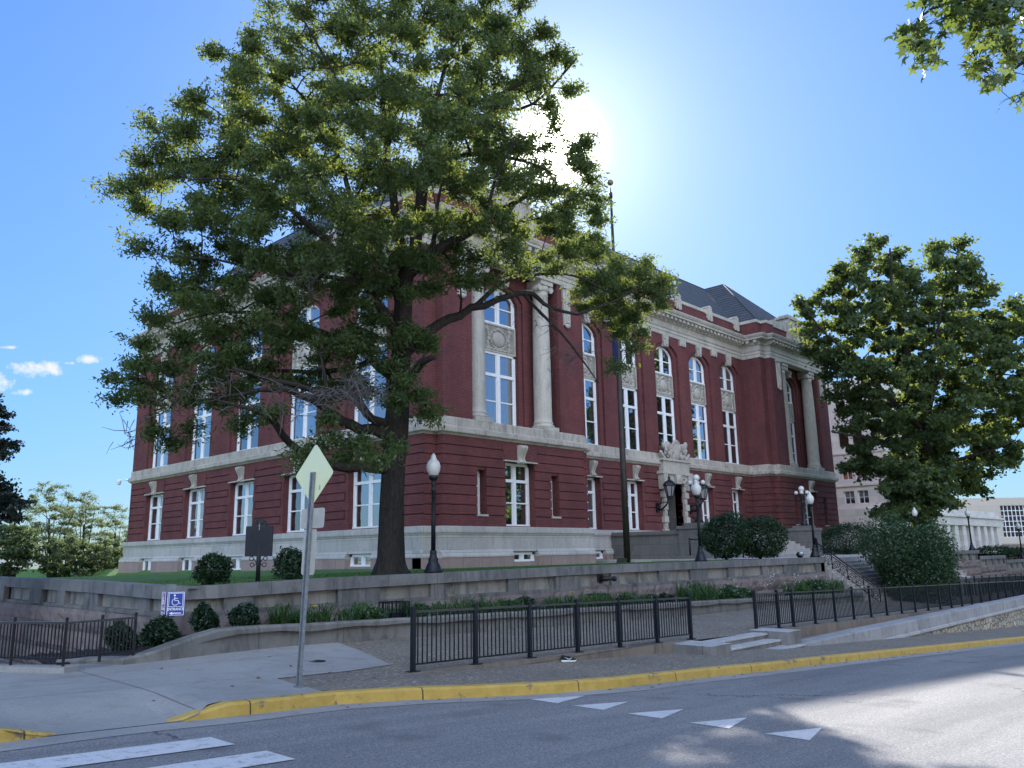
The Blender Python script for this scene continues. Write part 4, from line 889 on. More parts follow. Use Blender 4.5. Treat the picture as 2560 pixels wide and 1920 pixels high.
# --- entablature, modillions, parapet
mb = MB(); mb.sweep(BP, [(-.6, 17.10), (.05, 17.11), (.07, 17.15), (.07, 17.38), (.11, 17.40), (.11, 17.60), (.17, 17.66), (.19, 17.73), (.08, 17.76), (.07, 18.10), (.12, 18.13), (.20, 18.17), (.20, 18.46), (.62, 18.49), (.66, 18.51), (.66, 18.64), (.72, 18.67), (.80, 18.80), (.82, 18.86), (.82, 18.90), (-.40, 19.04)][::-1], True)
mb.build('entablature', M['white_stone'], ch)
MODS = []
def modillions(F, U0, U1):
    n = int(round((U1 - U0) / .545))
    for i in range(n): MODS.append((F, U0 + (U1 - U0) * (i + .5) / n))
modillions(F0, 34.65, 46.1); modillions(FR, 11.9, 33.8); modillions(Face((34.22, 0, 0), (0, 1, 0), (-1, 0, 0)), .2, 1.5); modillions(F0, -.4, 11.05)
modillions(FL, -.2, 34.9); rest = MB()
def modillion_shape(mb, F, u): mb.box(u - .13, u + .13, .19, .56, 18.27, 18.48, F); mb.box(u - .11, u + .11, .19, .40, 18.20, 18.27, F)
for i, (F, u) in enumerate(MODS):
    if i < 100: mb = MB(); modillion_shape(mb, F, u); mb.build('modillion', M['white_stone'], ch)
    else: modillion_shape(rest, F, u)
rest.build('modillions', M['white_stone'], ch)['kind'] = 'stuff'
mb = MB()
mb.sweep(BP, [(-.20, 18.95), (-.20, 20.12)][::-1], True); mb.sweep(BP, [(-.55, 18.95), (-.55, 20.1)], True); mb.build('parapet', M['brick'], ch)
mb = MB(); mb.sweep(BP, [(-.60, 20.1), (-.60, 20.34), (-.56, 20.38), (-.14, 20.36), (-.12, 20.32), (-.12, 20.12), (-.2, 20.1)][::-1], True); mb.build('coping', M['white_stone'], ch)
for F, cs in ((FR, [a - 2.25 for a in RC] + [RC[-1] + 2.0]), (FL, [a + 3.13 for a in LC[:4]])):
    for c in cs:
        mb = MB(); mb.box(c - .52, c + .52, -.62, -.10, 20.05, 20.46, F); mb.box(c - .30, c + .30, -.55, -.02, 19.75, 20.56, F); mb.prism([(c - .36, 20.56), (c + .36, 20.56), (c + .2, 20.72), (c, 20.78), (c - .2, 20.72)], -.6, .0, F); mb.box(c - .10, c + .10, -.02, .04, 19.50, 20.45, F)
        for s in (-1, 1): mb.box(c + s * .24 - .07, c + s * .24 + .07, -.1, .02, 19.56, 20.0, F)
        mb.build('parapet_finial', M['white_stone'], ch)
for off in (0, 35.05):                      # raised centrepiece above each wing
    c = off + 5.33; mb = MB()
    mb.box(c - 1.15, c + 1.15, -1.1, -.12, 19.25, 21.30, F0); mb.box(c - 1.32, c + 1.32, -1.22, .0, 21.30, 21.48, F0); mb.box(c - .95, c + .95, -1.05, -.15, 21.48, 21.70, F0)
    for s in (-1, 1):
        pts = [(c + s * 1.15, 20.0), (c + s * 3.9, 20.0), (c + s * 3.9, 20.62), (c + s * 3.3, 20.62)] + [(c + s * (3.3 - t * 2.1), 20.62 - .22 * math.sin(t * math.pi) + .22 * t) for t in (.2, .4, .6, .8)] + [(c + s * 1.15, 20.95)]
        mb.prism(pts[::s], -.62, -.10, F0)
        mb.prism([(c + s * 1.06, 19.4), (c + s * 1.50, 19.4), (c + s * 1.42, 20.9), (c + s * 1.06, 21.25)][::s], -.5, .06, F0)
    mb.box(c - .62, c + .62, -.12, -.04, 19.5, 20.9, F0); mb.build('parapet_centrepiece', M['band_stone'], ch)
# --- slate roof: front range with a hipped cross-range over each wing
rf = MB(); e0, ze, zr = .65, 20.36, 26.15
XA, XB, YA, YM, YB = 5.33, 40.37, 6.46, 8.45, 27.6
L0, L1, R0, R1 = -.35, 11.05, 34.65, 46.05; YE = 2.6
rf.poly([(L0, e0, ze), (L1, e0, ze), (XA, YA, zr)]); rf.poly([(R0, e0, ze), (R1, e0, ze), (XB, YA, zr)])
v1 = (L1, YE, ze); v2 = (R0, YE, ze)
rf.poly([(L1, e0, ze), v1, (XA, YM, zr), (XA, YA, zr)]); rf.poly([v1, v2, (XB, YM, zr), (XA, YM, zr)]); rf.poly([v2, (R0, e0, ze), (XB, YA, zr), (XB, YM, zr)])
rf.poly([(L0, 33.4, ze), (L0, e0, ze), (XA, YA, zr), (XA, YB, zr)]); rf.poly([(R1, e0, ze), (R1, 33.4, ze), (XB, YB, zr), (XB, YA, zr)])
rf.poly([(L1, 33.4, ze), (L0, 33.4, ze), (XA, YB, zr)]); rf.poly([(R1, 33.4, ze), (R0, 33.4, ze), (XB, YB, zr)])
rf.poly([(L1, 14.3, ze), (L1, 33.4, ze), (XA, YB, zr), (XA, YM, zr)]); rf.poly([(R0, 33.4, ze), (R0, 14.3, ze), (XB, YM, zr), (XB, YB, zr)]); rf.poly([(L1, 14.3, ze), (XA, YM, zr), (XB, YM, zr), (R0, 14.3, ze)])
rf.poly([(L1, 14.3, ze), (R0, 14.3, ze), (R0, 33.4, ze), (L1, 33.4, ze)])
roof = rf.build('roof', M['slate'], ch)
mb = MB()
for p, q in (((XA, YA, zr), (XA, YB, zr)), ((XB, YA, zr), (XB, YB, zr)), ((XA, YM, zr), (XB, YM, zr)), ((L0, e0, ze), (XA, YA, zr)), ((L1, e0, ze), (XA, YA, zr)), ((R0, e0, ze), (XB, YA, zr)), ((R1, e0, ze), (XB, YA, zr))): mb.tube([p, q], .06, 6)
mb.build('ridge_tiles', M['slate'], roof)
mb = MB(); mb.tube([v2, (XB - .3, YM - .3, zr - .35)], .05, 6); mb.tube([v1, (XA + .3, YM - .3, zr - .35)], .05, 6); mb.build('valley_flashing', M['slate'], roof)
# small domed camera on the roof slope and one on a bracket at the left end of the band
def dome_cam(p, arm):
    mb = MB(); q = np.array(p) + np.array(arm); mb.tube([p, tuple(np.array(p) + np.array(arm) * .6 + np.array([0, 0, .1])), tuple(q)], .05, 8)
    mb.lathe(tuple(q), [(.04, .12), (.17, .08), (.19, 0), (.17, -.07), (.14, -.22), (.07, -.30), (.02, -.31)], 14); mb.build('security_camera', M['white_paint'], ch)
dome_cam((-1.04, 34.3, 7.92), (-.55, .28, -.08)); dome_cam((26.9, 4.2, 21.9), (0, -.75, .55))
# frieze inscription, carved in low relief
fc = bpy.data.curves.new('inscription', 'FONT'); fc.body = 'ADMITTED  IN  1821  ACT  OF  CONGRESS'; fc.size = .33; fc.extrude = .012; fc.align_x = 'CENTER'; fc.space_character = 1.35
def text_mesh(curve, name, mat):
    o = bpy.data.objects.new('text', curve); COL.objects.link(o); bpy.context.view_layer.update(); me = bpy.data.meshes.new_from_object(o.evaluated_get(bpy.context.evaluated_depsgraph_get())); bpy.data.objects.remove(o)
    me.materials.clear(); me.materials.append(mat); o = bpy.data.objects.new(name, me); COL.objects.link(o); return o
fo = text_mesh(fc, 'inscription', M['band_stone']); fo.parent = ch; fo.location = Vector((22.85, 2.0 - .085, 17.80)) - Vector((0, 0, 1.4)); fo.rotation_euler = (math.pi / 2, 0, 0)
# cornerstone
mb = MB(); mb.box(.12, 1.62, .15, .165, 2.26, 2.88, F0); mb.build('cornerstone', M['base_stone'], ch)
# --- entrance: stone surround, recessed oak door, carved crest
dc = 22.85; mb = MB()
for s in (-1, 1):
    for k in range(9):
        z = 3.05 + .42 * k; wd = .36 if k % 2 else .50; a = dc + s * 1.10
        mb.box(min(a, a + s * wd), max(a, a + s * wd), -.45, .16 if k % 2 else .24, z, z + .40, FR)
        if k % 2: mb.ball((a + s * .18, .17, z + .2), .10, (1, .5, 1.3), 8, 5, FR)
mb.box(dc - 1.75, dc + 1.75, -.05, .34, 6.86, 7.12, FR); mb.box(dc - 1.9, dc + 1.9, -.05, .48, 7.12, 7.30, FR); mb.box(dc - 1.62, dc + 1.62, -.05, .38, 7.30, 8.02, FR); mb.box(dc - 1.8, dc + 1.8, -.05, .50, 8.02, 8.16, FR)
for s in (-1, 1): mb.prism([(dc + s * 1.35, 6.1), (dc + s * 1.75, 6.1), (dc + s * 1.8, 7.1), (dc + s * 1.3, 7.1)][::s], 0, .5, FR)
mb.prism([(dc - .28, 6.5), (dc + .28, 6.5), (dc + .42, 7.2), (dc - .42, 7.2)], 0, .55, FR); mb.ball((dc, .5, 6.85), .26, (1, .6, 1.1), 10, 6, FR)
for s in (-1, 1):
    for k in range(8): mb.ball((dc + s * (.45 + .11 * k), .30, 6.72 + .10 * math.sin(k * 1.1)), .13, (1, .7, 1), 7, 5, FR)
sur = mb.build('entrance_surround', M['white_stone'], ch)
mb = MB(); rng = random.Random(4)
mb.ball((dc, .34, 8.75), 1.0, (.55, .22, .72), 16, 10, FR)
for s in (-1, 1):
    for k in range(34): mb.ball((dc + s * rng.uniform(.35, 1.35), .30 + rng.uniform(-.06, .12), 8.2 + rng.uniform(0, 1.15) * (1 - .25 * rng.random())), rng.uniform(.10, .22), (1, .8, 1.2), 7, 5, FR)
    for k in range(9): mb.ball((dc + s * (1.2 + .07 * k), .3, 8.1 + .06 * k), .13, (1, .8, 1), 7, 5, FR)
for k in range(12): mb.ball((dc + (k - 5.5) * .12, .42, 9.42 - .02 * (k - 5.5) ** 2), .13, (1, .8, 1), 7, 5, FR)
mb.build('carved_crest', M['band_stone'], ch)
mb = MB(); mb.box(dc - 1.1, dc + 1.1, -1.4, -.5, 2.95, 3.02, FR)
mb.poly([FR.p(dc - 1.1, -.44, 3), FR.p(dc - 1.1, -1.4, 3), FR.p(dc - 1.1, -1.4, 6.95), FR.p(dc - 1.1, -.44, 6.95)]); mb.poly([FR.p(dc + 1.1, -.44, 3), FR.p(dc + 1.1, -1.4, 3), FR.p(dc + 1.1, -1.4, 6.95), FR.p(dc + 1.1, -.44, 6.95)]); mb.build('entrance_recess', M['dark_stone'], ch)
mb = MB(); mb.box(dc - 1.1, dc + 1.1, -1.42, -1.34, 3.02, 6.95, FR); mb.box(dc - 1.1, dc - 1.0, -1.34, -1.26, 3.02, 6.9, FR); mb.box(dc + 1.0, dc + 1.1, -1.34, -1.26, 3.02, 6.9, FR); mb.box(dc - 1.0, dc + 1.0, -1.34, -1.24, 5.5, 5.66, FR)
for s in (-1, 1):
    a, b = sorted((dc + s * .03, dc + s * .98)); mb.box(a, b, -1.34, -1.30, 3.04, 5.5, FR); mb.box(a + .14, b - .14, -1.31, -1.275, 3.2, 4.1, FR)
door = mb.build('door', M['wood'], ch)
g = MB()
for s in (-1, 1):
    a, b = sorted((dc + s * .2, dc + s * .8)); g.box(a, b, -1.30, -1.29, 4.4, 5.3, FR)
g.box(dc - .95, dc + .95, -1.34, -1.325, 5.7, 6.8, FR); g.build('pane', M['glass'], door)
mb = MB(); mb.tube([(dc - .1, 3.22, 3.9), (dc - .1, 3.22, 4.3)], .025, 6); mb.build('handle', M['gold'], door)
def wall_lantern(uc):
    mb = MB(); c = FR.p(uc, 1.05, 0); P = lambda d, z: FR.p(uc, d, z)
    mb.box(uc - .16, uc + .16, 0, .10, 4.55, 5.15, FR); mb.tube([P(.08, 4.75), P(.35, 4.70), P(.75, 5.0), P(1.05, 5.45)], [.06, .07, .06, .05], 8); mb.tube([P(.08, 5.05), P(.45, 5.15), P(.85, 5.2)], .03, 6)
    k = 6
    for i in range(k):
        th = math.pi * 2 * i / k; x0, y0 = math.cos(th), math.sin(th); mb.tube([(c[0] + x0 * .21, c[1] + y0 * .21, 5.55), (c[0] + x0 * .36, c[1] + y0 * .36, 6.25)], .028, 5)
    mb.lathe((c[0], c[1], 0), [(.05, 5.38), (.22, 5.46), (.23, 5.56), (.20, 5.57)], 6, False); mb.lathe((c[0], c[1], 0), [(.36, 6.22), (.44, 6.27), (.40, 6.36), (.27, 6.50), (.12, 6.60), (.07, 6.72), (.09, 6.78), (.03, 6.86), (.02, 7.05)], 6, False)
    o = mb.build('wall_lantern', M['black_metal'], ch); g = MB(); g.lathe((c[0], c[1], 0), [(.20, 5.57), (.33, 6.23)], 6, False); g.build('lantern_glass', M['lantern_glass'], o)
wall_lantern(20.75); wall_lantern(24.95)

# ------------------------------------------------------------------ entrance terrace and stairs
tw = thing('entrance_terrace', 'dark stone terrace walls with end pedestals in front of the courthouse door', 'terrace', (22.85, -1.5, 1.5))
for x0, x1 in ((15.35, 16.15), (29.55, 30.35)):
    mb = MB(); mb.box(x0, x1, -4.6, 1.9, 1.2, 2.95); mb.box(x0 - .12, x1 + .12, -4.7, 1.9, 1.2, 1.86); mb.box(x0 - .08, x1 + .08, -4.68, 1.9, 1.86, 2.05)
    mb.build('side_wall', M['dark_stone'], tw); mb = MB(); mb.box(x0 - .10, x1 + .10, -3.1, 1.88, 2.95, 3.17); mb.build('coping', M['dark_stone'], tw)
for xc in (15.95, 29.85):
    mb = MB(); mb.box(xc - .78, xc + .72, -4.75, -3.05, 1.2, 3.22); mb.box(xc - .86, xc + .80, -4.83, -2.97, 3.22, 3.40); mb.box(xc - .55, xc + .5, -4.5, -3.3, 3.40, 3.56); mb.build('pedestal', M['dark_stone'], tw)
mb = MB(); mb.box(16.15, 29.55, -2.6, 1.9, 1.3, 3.0); mb.build('terrace_floor', M['step_stone'], tw)
def stairs(name, label, x0, x1, ytop, n, rise, tread, ztop, loc, thick=.8):
    r = thing(name, label, 'stairs', loc); mb = MB()
    for i in range(n):
        z = ztop - rise * (i + 1); mb.box(x0, x1, ytop - tread * (i + 1), ytop - tread * i + .02, z - thick, z)
        mb.box(x0, x1, ytop - tread * (i + 1) - .02, ytop - tread * (i + 1) + .02, z - .05, z - .003)
    mb.build('step', M['step_stone'], r); return r
stairs('entrance_stairs', 'upper flight of pale stone stairs between the pedestals below the courthouse door', 16.75, 28.95, -2.6, 9, .16, .33, 3.0, (22.85, -4, 1.5))
stairs('plaza_stairs', 'wide pale stone stairs from the plaza up to the landing beside the retaining wall', 12.3, 30.0, -12.3, 13, .165, .20, 1.56, (22.85, -13.5, 0))
def stair_rail(x, label):
    r = thing('stair_railing', label, 'railing', (x, -13.2, 0.5), 'stair railings with ring panels')
    y0, y1, z0, z1 = -12.05, -14.75, 1.56, -.62; S = lambda t, h: (x, y0 + (y1 - y0) * t, z0 + (z1 - z0) * t + h)
    mb = MB(); mb.box(x - .06, x + .06, y0 - .06, y0 + .06, z0, z0 + .86); mb.ball((x, y0, z0 + .90), .07); mb.build('newel_post', M['black_metal'], r)
    mb = MB(); mb.tube([S(0, .74), S(1, .86)], .032, 8); mb.tube([S(0, .62), S(1, .74)], .018, 6); mb.build('handrail', M['black_metal'], r)
    mb = MB(); mb.tube([S(0, .10), S(1, .22)], .018, 6); mb.build('bottom_rail', M['black_metal'], r)
    for k in range(1, 5):
        p = S(k / 4, 0); mb = MB(); mb.tube([p, (p[0], p[1], p[2] + .84)], .024, 6); mb.build('baluster', M['black_metal'], r)
    for k in range(4):
        for q in (.28, .74):
            t = (k + q) / 4; c = S(t, .41); mb = MB()
            for rad in (.15, .07): mb.tube([(x, c[1] + rad * math.cos(a), c[2] + rad * math.sin(a)) for a in frange(0, 2 * math.pi, 17)], .013, 5, False)
            for a in (0, 1, 2, 3): mb.tube([(x, c[1] + .07 * math.cos(a * math.pi / 2), c[2] + .07 * math.sin(a * math.pi / 2)), (x, c[1] + .27 * math.cos(a * math.pi / 2), c[2] + .27 * math.sin(a * math.pi / 2))], .009, 4)
            for (dy, dz) in ((-.19, 0), (.19, 0)): mb.tube([(x, c[1] + dy, c[2] - .28), (x, c[1] + dy, c[2] + .22)], .009, 4)
            mb.build('ring_panel', M['black_metal'], r)
stair_rail(12.78, 'dark iron stair railing with ring panels beside the end of the retaining wall')
stair_rail(18.6, 'dark iron stair railing with ring panels behind the large round bush')
for x in (14.1, 17.2):
    r = thing('handrail', 'dark handrail on the upper flight behind the rounded shrubs' if x < 15 else 'dark handrail at the foot of the upper flight beside the pedestal', 'railing', (x, -5.6, 1.56))
    mb = MB()
    for y, z, h in ((-5.9, 1.56, .95), (-4.4, 1.75, .95)): mb.tube([(x, y, z), (x, y, z + h)], .05, 8)
    mb.build('post', M['black_metal'], r); mb = MB(); mb.tube([(x, -6.2, 2.35), (x, -5.9, 2.48), (x, -2.6, 4.0)] if x > 15 else [(x, -6.2, 2.48), (x, -4.4, 2.62)], .03, 8); mb.build('top_rail', M['black_metal'], r)
# ------------------------------------------------------------------ buildings beyond, far retaining wall
ob = thing('office_building', 'tall pale marble office building with paired windows behind the tree at the right', 'building', (60, 0.5, 0))
FO = Face((60, 0, 0), (0, 1, 0), (-1, 0, 0)); FO2 = Face((60, 0.5, 0), (1, 0, 0), (0, -1, 0))
mb = MB(); ops = []
for (z0, z1) in ((6.45, 7.78), (8.95, 10.85), (12.4, 14.2), (15.6, 17.3)):
    y = 2.5
    while y < 28: ops += [(y, y + 1.08, z0, z1), (y + 1.42, y + 2.5, z0, z1)]; y += 5.2
wall(mb, FO, .5, 30, -1, 19.5, ops, .3)
ops2 = [(2.4 + 2.2 * k, 3.5 + 2.2 * k, z0, z1) for k in range(6) for z0, z1 in ((6.45, 7.78), (8.95, 10.85), (12.4, 14.2))]
wall(mb, FO2, 0, 16, -1, 19.5, ops2, .3)
mb.poly([(76, .5, -1), (76, 30, -1), (76, 30, 19.5), (76, .5, 19.5)]); mb.poly([(60, .5, 19.5), (76, .5, 19.5), (76, 30, 19.5), (60, 30, 19.5)]); mb.poly([(60, 30, -1), (76, 30, -1), (76, 30, 19.5), (60, 30, 19.5)])
mb.build('wall', M['office_stone'], ob)
mb = MB()
for z, o in ((5.9, .28), (8.25, .14), (11.6, .10)): mb.box(.2, 30, 0, o, z, z + .16, FO); mb.box(-.1, 16, 0, o, z, z + .16, FO2)
mb.box(.1, 30, 0, .55, -1, 5.9, FO); mb.build('string_course', M['office_stone'], ob)
rng = random.Random(2)
for F, oo in ((FO, ops[:12] + ops[12:20]), (FO2, ops2)):
    for o in oo:
        f = MB(); f.box(o[0], o[1], -.28, -.22, o[2], o[2] + .06, F); f.box(o[0], o[1], -.28, -.22, o[3] - .06, o[3], F); f.box(o[0], o[0] + .05, -.28, -.22, o[2], o[3], F); f.box(o[1] - .05, o[1], -.28, -.22, o[2], o[3], F)
        c = (o[0] + o[1]) / 2; f.box(c - .025, c + .025, -.28, -.23, o[2], o[3], F); zz = o[2] + (o[3] - o[2]) * .5; f.box(o[0], o[1], -.28, -.23, zz - .02, zz + .02, F)
        fo_ = f.build('window', M['white_paint'], ob); g = MB(); g.box(o[0], o[1], -.32, -.30, o[2], o[3], F); g.build('pane', M['curtain'] if rng.random() < .4 else M['glass'], fo_)
cb = thing('colonnade_building', 'low white colonnaded building with tall slots between pilasters, right of the office building', 'building', (84, 0, 0))
FC = Face((0, 0, 0), (1, 0, 0), (0, -1, 0)); mb = MB(); mb.box(66, 100, -12, -1.2, -1.5, 4.4, FC); mb.build('wall', M['office_stone'], cb)
mb = MB(); mb.box(66, 100.2, -12, .15, 4.42, 5.35, FC); mb.box(66, 100.5, -12, .35, 5.35, 5.6, FC); mb.box(66, 99.5, -12, -.15, 5.6, 6.3, FC); mb.build('entablature', M['office_stone'], cb)
x = 66.6
while x < 100:
    mb = MB(); mb.box(x, x + 1.35, -1.15, 0, -1.2, 4.42, FC); mb.build('pilaster', M['office_stone'], cb); x += 3.05
mb = MB(); mb.box(66, 100, -1.18, -1.15, -1.0, 4.4, FC); mb.build('pane', M['glass'], cb)
gb = thing('glazed_building', 'beige building with a large grid of square windows at the far right', 'building', (123, 6, 0))
u = np.array([.69, -.72, 0]); nn_ = np.array([-.72, -.69, 0]); o0 = at_d(2455, 1400, 130); o0[2] = 0
FG = Face(tuple(o0), tuple(u), tuple(nn_)); mb = MB(); GW = (4.1, 9.3, 3.3, 8.35)
wall(mb, FG, -12, 30, -2, 9.6, [GW, (11, 16.2, 3.3, 8.35)], .35); mb.poly([FG.p(-12, 0, 9.6), FG.p(30, 0, 9.6), FG.p(30, -20, 9.6), FG.p(-12, -20, 9.6)]); mb.poly([FG.p(-12, 0, -2), FG.p(-12, -20, -2), FG.p(-12, -20, 9.6), FG.p(-12, 0, 9.6)]); mb.box(-12, 30, 0, .12, 2.2, 2.35, FG); mb.build('wall', M['beige_stone'], gb)
for o in (GW, (11, 16.2, 3.3, 8.35)):
    f = MB()
    for k in range(9): uu = o[0] + (o[1] - o[0]) * k / 8; f.box(uu - .045, uu + .045, -.34, -.22, o[2], o[3], FG)
    for k in range(7): zz = o[2] + (o[3] - o[2]) * k / 6; f.box(o[0], o[1], -.34, -.23, zz - .045, zz + .045, FG)
    fo_ = f.build('window', M['white_paint'], gb); g = MB(); g.box(o[0], o[1], -.4, -.36, o[2], o[3], FG); g.build('pane', M['dark_inside'], fo_)
mb = MB(); mb.box(-2, 30, .02, .06, -2, 2.1, FG); mb.build('brown_base', M['curb_concrete'], gb)
fw = thing('stepped_wall', 'stepped pink and grey stone retaining wall carrying lamps at the far right', 'wall', (40, -12.6, 0))
for i, (x0, x1, zt) in enumerate(((30.0, 37.2, 1.72), (37.2, 44.0, 1.30), (44.0, 50.6, .93))):
    mb = MB(); mb.box(x0, x1, -12.75, -12.2, zt - .22, zt); mb.build('coping', M['coping_stone'], fw)
    mb = MB(); mb.box(x0, x1, -12.58, -12.25, zt - .62, zt - .22); mb.build('recessed_panel', M['panel_stone'], fw)
    mb = MB(); x = x0
    while x < x1 - .2: mb.box(x, min(x + .42, x1), -12.70, -12.58, zt - .62, zt - .22); x += 1.7
    mb.box(x1 - .35, x1, -12.7, -12.58, zt - .62, zt - .22); mb.build('pilaster', M['wall_stone'], fw)
mb = MB(); Ff = Face((0, -12.66, 0), (1, 0, 0), (0, -1, 0))
for x0, x1, zt in ((30.0, 37.2, 1.10), (37.2, 44.0, .68), (44.0, 50.6, .31)): rockface(Ff, x0, x1, zt - 1.7, zt); mb.box(x0, x1, -.4, .0, zt - 3, zt, Ff)
mb.build('rock_faced_base', M['rough_granite'], fw)

# ------------------------------------------------------------------ lamps, flagpole, signs and small things
def street_lamp(label, loc, s=1.0):
    r = thing('street_lamp', label, 'lamp post', loc, 'acorn globe street lamps'); r.scale = (1, 1, 1); x, y, z = loc
    def pr(p): return [(a * s, b * s) for a, b in p]
    mb = MB(); mb.lathe(loc, pr([(.24, 0), (.24, .07), (.20, .09), (.20, .13), (.17, .20), (.12, .30), (.135, .34), (.10, .40), (.085, .50), (.095, .53), (.07, .58)]), 16); mb.build('base', M['black_metal'], r)
    mb = MB(); mb.lathe(loc, pr([(.062, .56), (.056, 1.4), (.05, 2.10), (.066, 2.12), (.06, 2.17), (.05, 2.20), (.055, 2.25), (.075, 2.32), (.055, 2.37), (.10, 2.43), (.125, 2.45), (.125, 2.51), (.10, 2.53)]), 14); mb.build('pole', M['black_metal'], r)
    mb = MB(); mb.lathe(loc, pr([(.09, 2.51), (.13, 2.55), (.175, 2.66), (.19, 2.76), (.175, 2.85), (.13, 2.92), (.085, 2.96), (.09, 2.98), (.06, 3.02), (.07, 3.04), (.045, 3.08), (.02, 3.12)]), 18); mb.build('globe', M['globe'], r)
street_lamp('black lamp post with white acorn globe on the wall just right of the oak', (-11.3, -12.40, 1.56), .985)
street_lamp('black lamp post with a white acorn globe on the wall left of the rounded shrubs', (1.80, -12.38, 1.61), .97)
street_lamp('black lamp post with white acorn globe on the wall end beside the stairs', (11.75, -12.40, 1.618), .96)
street_lamp('black lamp post with a white acorn globe half hidden behind the large bush', (33.7, -10.0, 1.52), 1.0)
street_lamp('black lamp post with a white acorn globe on the stepped wall before the white colonnade', (36.7, -12.45, 1.72), .90)
street_lamp('rightmost black lamp post with a white acorn globe, in front of the glazed building', (50.3, -12.45, .93), .93)
def candelabrum(label, loc):
    r = thing('candelabrum_lamp', label, 'lamp post', loc, 'five globe lamps on the terrace pedestals'); x, y, z = loc; R = .36
    mb = MB(); mb.box(x - .3, x + .3, y - .3, y + .3, z, z + .06); mb.lathe(loc, [(.26, .06), (.24, .14), (.15, .24), (.13, .40), (.11, .5), (.10, 1.55), (.13, 1.6), (.10, 1.66), (.09, 2.02), (.14, 2.06), (.10, 2.12), (.06, 2.16), (.05, 2.34), (.09, 2.38)], 14); mb.build('pole', M['black_metal'], r)
    mb = MB()
    for k in range(4):
        a = math.pi / 2 * k + .4; c, s_ = math.cos(a), math.sin(a); mb.tube([(x, y, z + 1.80), (x + .2 * c, y + .2 * s_, z + 1.78), (x + R * c, y + R * s_, z + 1.90), (x + R * c, y + R * s_, z + 2.12)], .03, 6); mb.lathe((x + R * c, y + R * s_, z + 2.10), [(.05, 0), (.09, .05), (.06, .07)], 8)
    mb.build('arms', M['black_metal'], r)
    for k in range(5):
        a = math.pi / 2 * k + .4; mb = MB(); mb.ball((x + (R * math.cos(a) if k < 4 else 0), y + (R * math.sin(a) if k < 4 else 0), z + (2.29 if k < 4 else 2.56)), .135 if k < 4 else .20, (1, 1, 1), 14, 10); mb.build('globe', M['globe'], r)
candelabrum('black five globe lamp on the left terrace pedestal, behind a street lamp', (16.05, -3.9, 3.56)); candelabrum('black five globe lamp on the right terrace pedestal', (29.95, -3.9, 3.56))
fp = thing('flagpole', 'tall dark bronze flagpole topped by a gold ball on the lawn', 'flagpole', (6.03, -6, 1.45))
mb = MB(); b0 = (6.03, -6.0, 1.40); mb.tube([b0, (6.03, -6, 6), (6.03, -6, 12), (6.03, -6, 19.6)], [.155, .145, .12, .055], 14); mb.build('pole', M['pole_bronze'], fp)
mb = MB(); mb.lathe((6.03, -6, 19.6), [(.09, 0), (.09, .25), (.06, .28), (.03, .32), (.02, .55)], 10); mb.build('truck', M['bronze'], fp); mb = MB(); mb.ball((6.03, -6, 20.42), .155, (1, 1, 1), 16, 10); mb.build('ball_finial', M['gold'], fp)
fl = thing('flag', 'dark blue flag hanging limp against the flagpole', 'flag', (5.9, -6.1, 12.5))
mb = MB(); n = 22; ns = 30; vs = []
for i in range(ns):
    t = i / (ns - 1); z = 13.25 - 2.25 * t
    for j in range(n):
        s = j / (n - 1); wd = .20 + .42 * math.sin(min(t * 1.5, 1) * math.pi * .55); fold = math.sin(s * 15 + t * 2.2) * .085 * (.3 + s)
        vs.append((5.90 - wd * s * .72 - fold * .4, -6.12 + wd * s * .5 * -.2 + fold, z - .75 * s * (.6 + .4 * t) - .05 * math.sin(s * 9)))
mb.mesh(vs, [(i * n + j, i * n + j + 1, (i + 1) * n + j + 1, (i + 1) * n + j) for i in range(ns - 1) for j in range(n - 1)], True); mb.build('cloth', M['navy_cloth'], fl)
# warning sign seen from behind
base = np.array([-18.87, -18.38, 0.24]); r = thing('road_sign', 'back of a diamond road sign above two smaller plates on a steel post', 'sign', tuple(base))
hv = np.array([.07, -.9975, 0]); nv = np.array([-.9975, -.07, 0])
lean = np.array([CR[0], CR[1], 0]) * .034
class Lean(Face):
    def p(s, u, d, z): q = s.o + s.u * u + s.n * d + lean * z; return (q[0], q[1], q[2] + z)
FS = Lean(base, hv, nv)
def rrect(u0, u1, z0, z1, rad):
    pts = []
    for cx, cz, a in ((u1 - rad, z0 + rad, -90), (u1 - rad, z1 - rad, 0), (u0 + rad, z1 - rad, 90), (u0 + rad, z0 + rad, 180)): pts += [(cx + rad * math.cos(math.radians(a + k * 22.5)), cz + rad * math.sin(math.radians(a + k * 22.5))) for k in range(5)]
    return pts
HP = 2.96
mb = MB()
for a, b, d0, d1 in ((-.042, -.024, .0, .038), (.024, .042, .0, .038), (-.028, .028, .0, .010)): mb.box(a, b, d0, d1, -.05, HP, FS)
for k in range(34): mb.box(-.006, .006, .0098, .0112, .2 + .07 * k, .212 + .07 * k, FS)
mb.box(-.07, .07, -.02, .055, -.02, .05, FS); mb.build('post', M['post_steel'], r)
dz = 2.93; hd = .437
pts = []
for a in (-90, 0, 90, 180):
    cx, cz = (hd - .06) * math.cos(math.radians(a)), (hd - .06) * math.sin(math.radians(a)); pts += [(cx + .05 * math.cos(math.radians(a + k)), dz + cz + .05 * math.sin(math.radians(a + k))) for k in (-45, -22, 0, 22, 45)]
mb = MB(); mb.prism(pts, -.006, -.002, FS); mb.build('diamond_plate', M['pale_yellow'], r)
mb = MB(); mb.box(.13, .165, -.002, -.001, 2.70, 2.77, FS); mb.build('sticker', M['sign_back'], r)
mb = MB(); mb.prism(rrect(-.24, .30, 2.165, 2.445, .04), -.006, -.002, FS); mb.build('plate', M['sign_back'], r); r.children[-1]['label'] = 'square plate below the diamond'
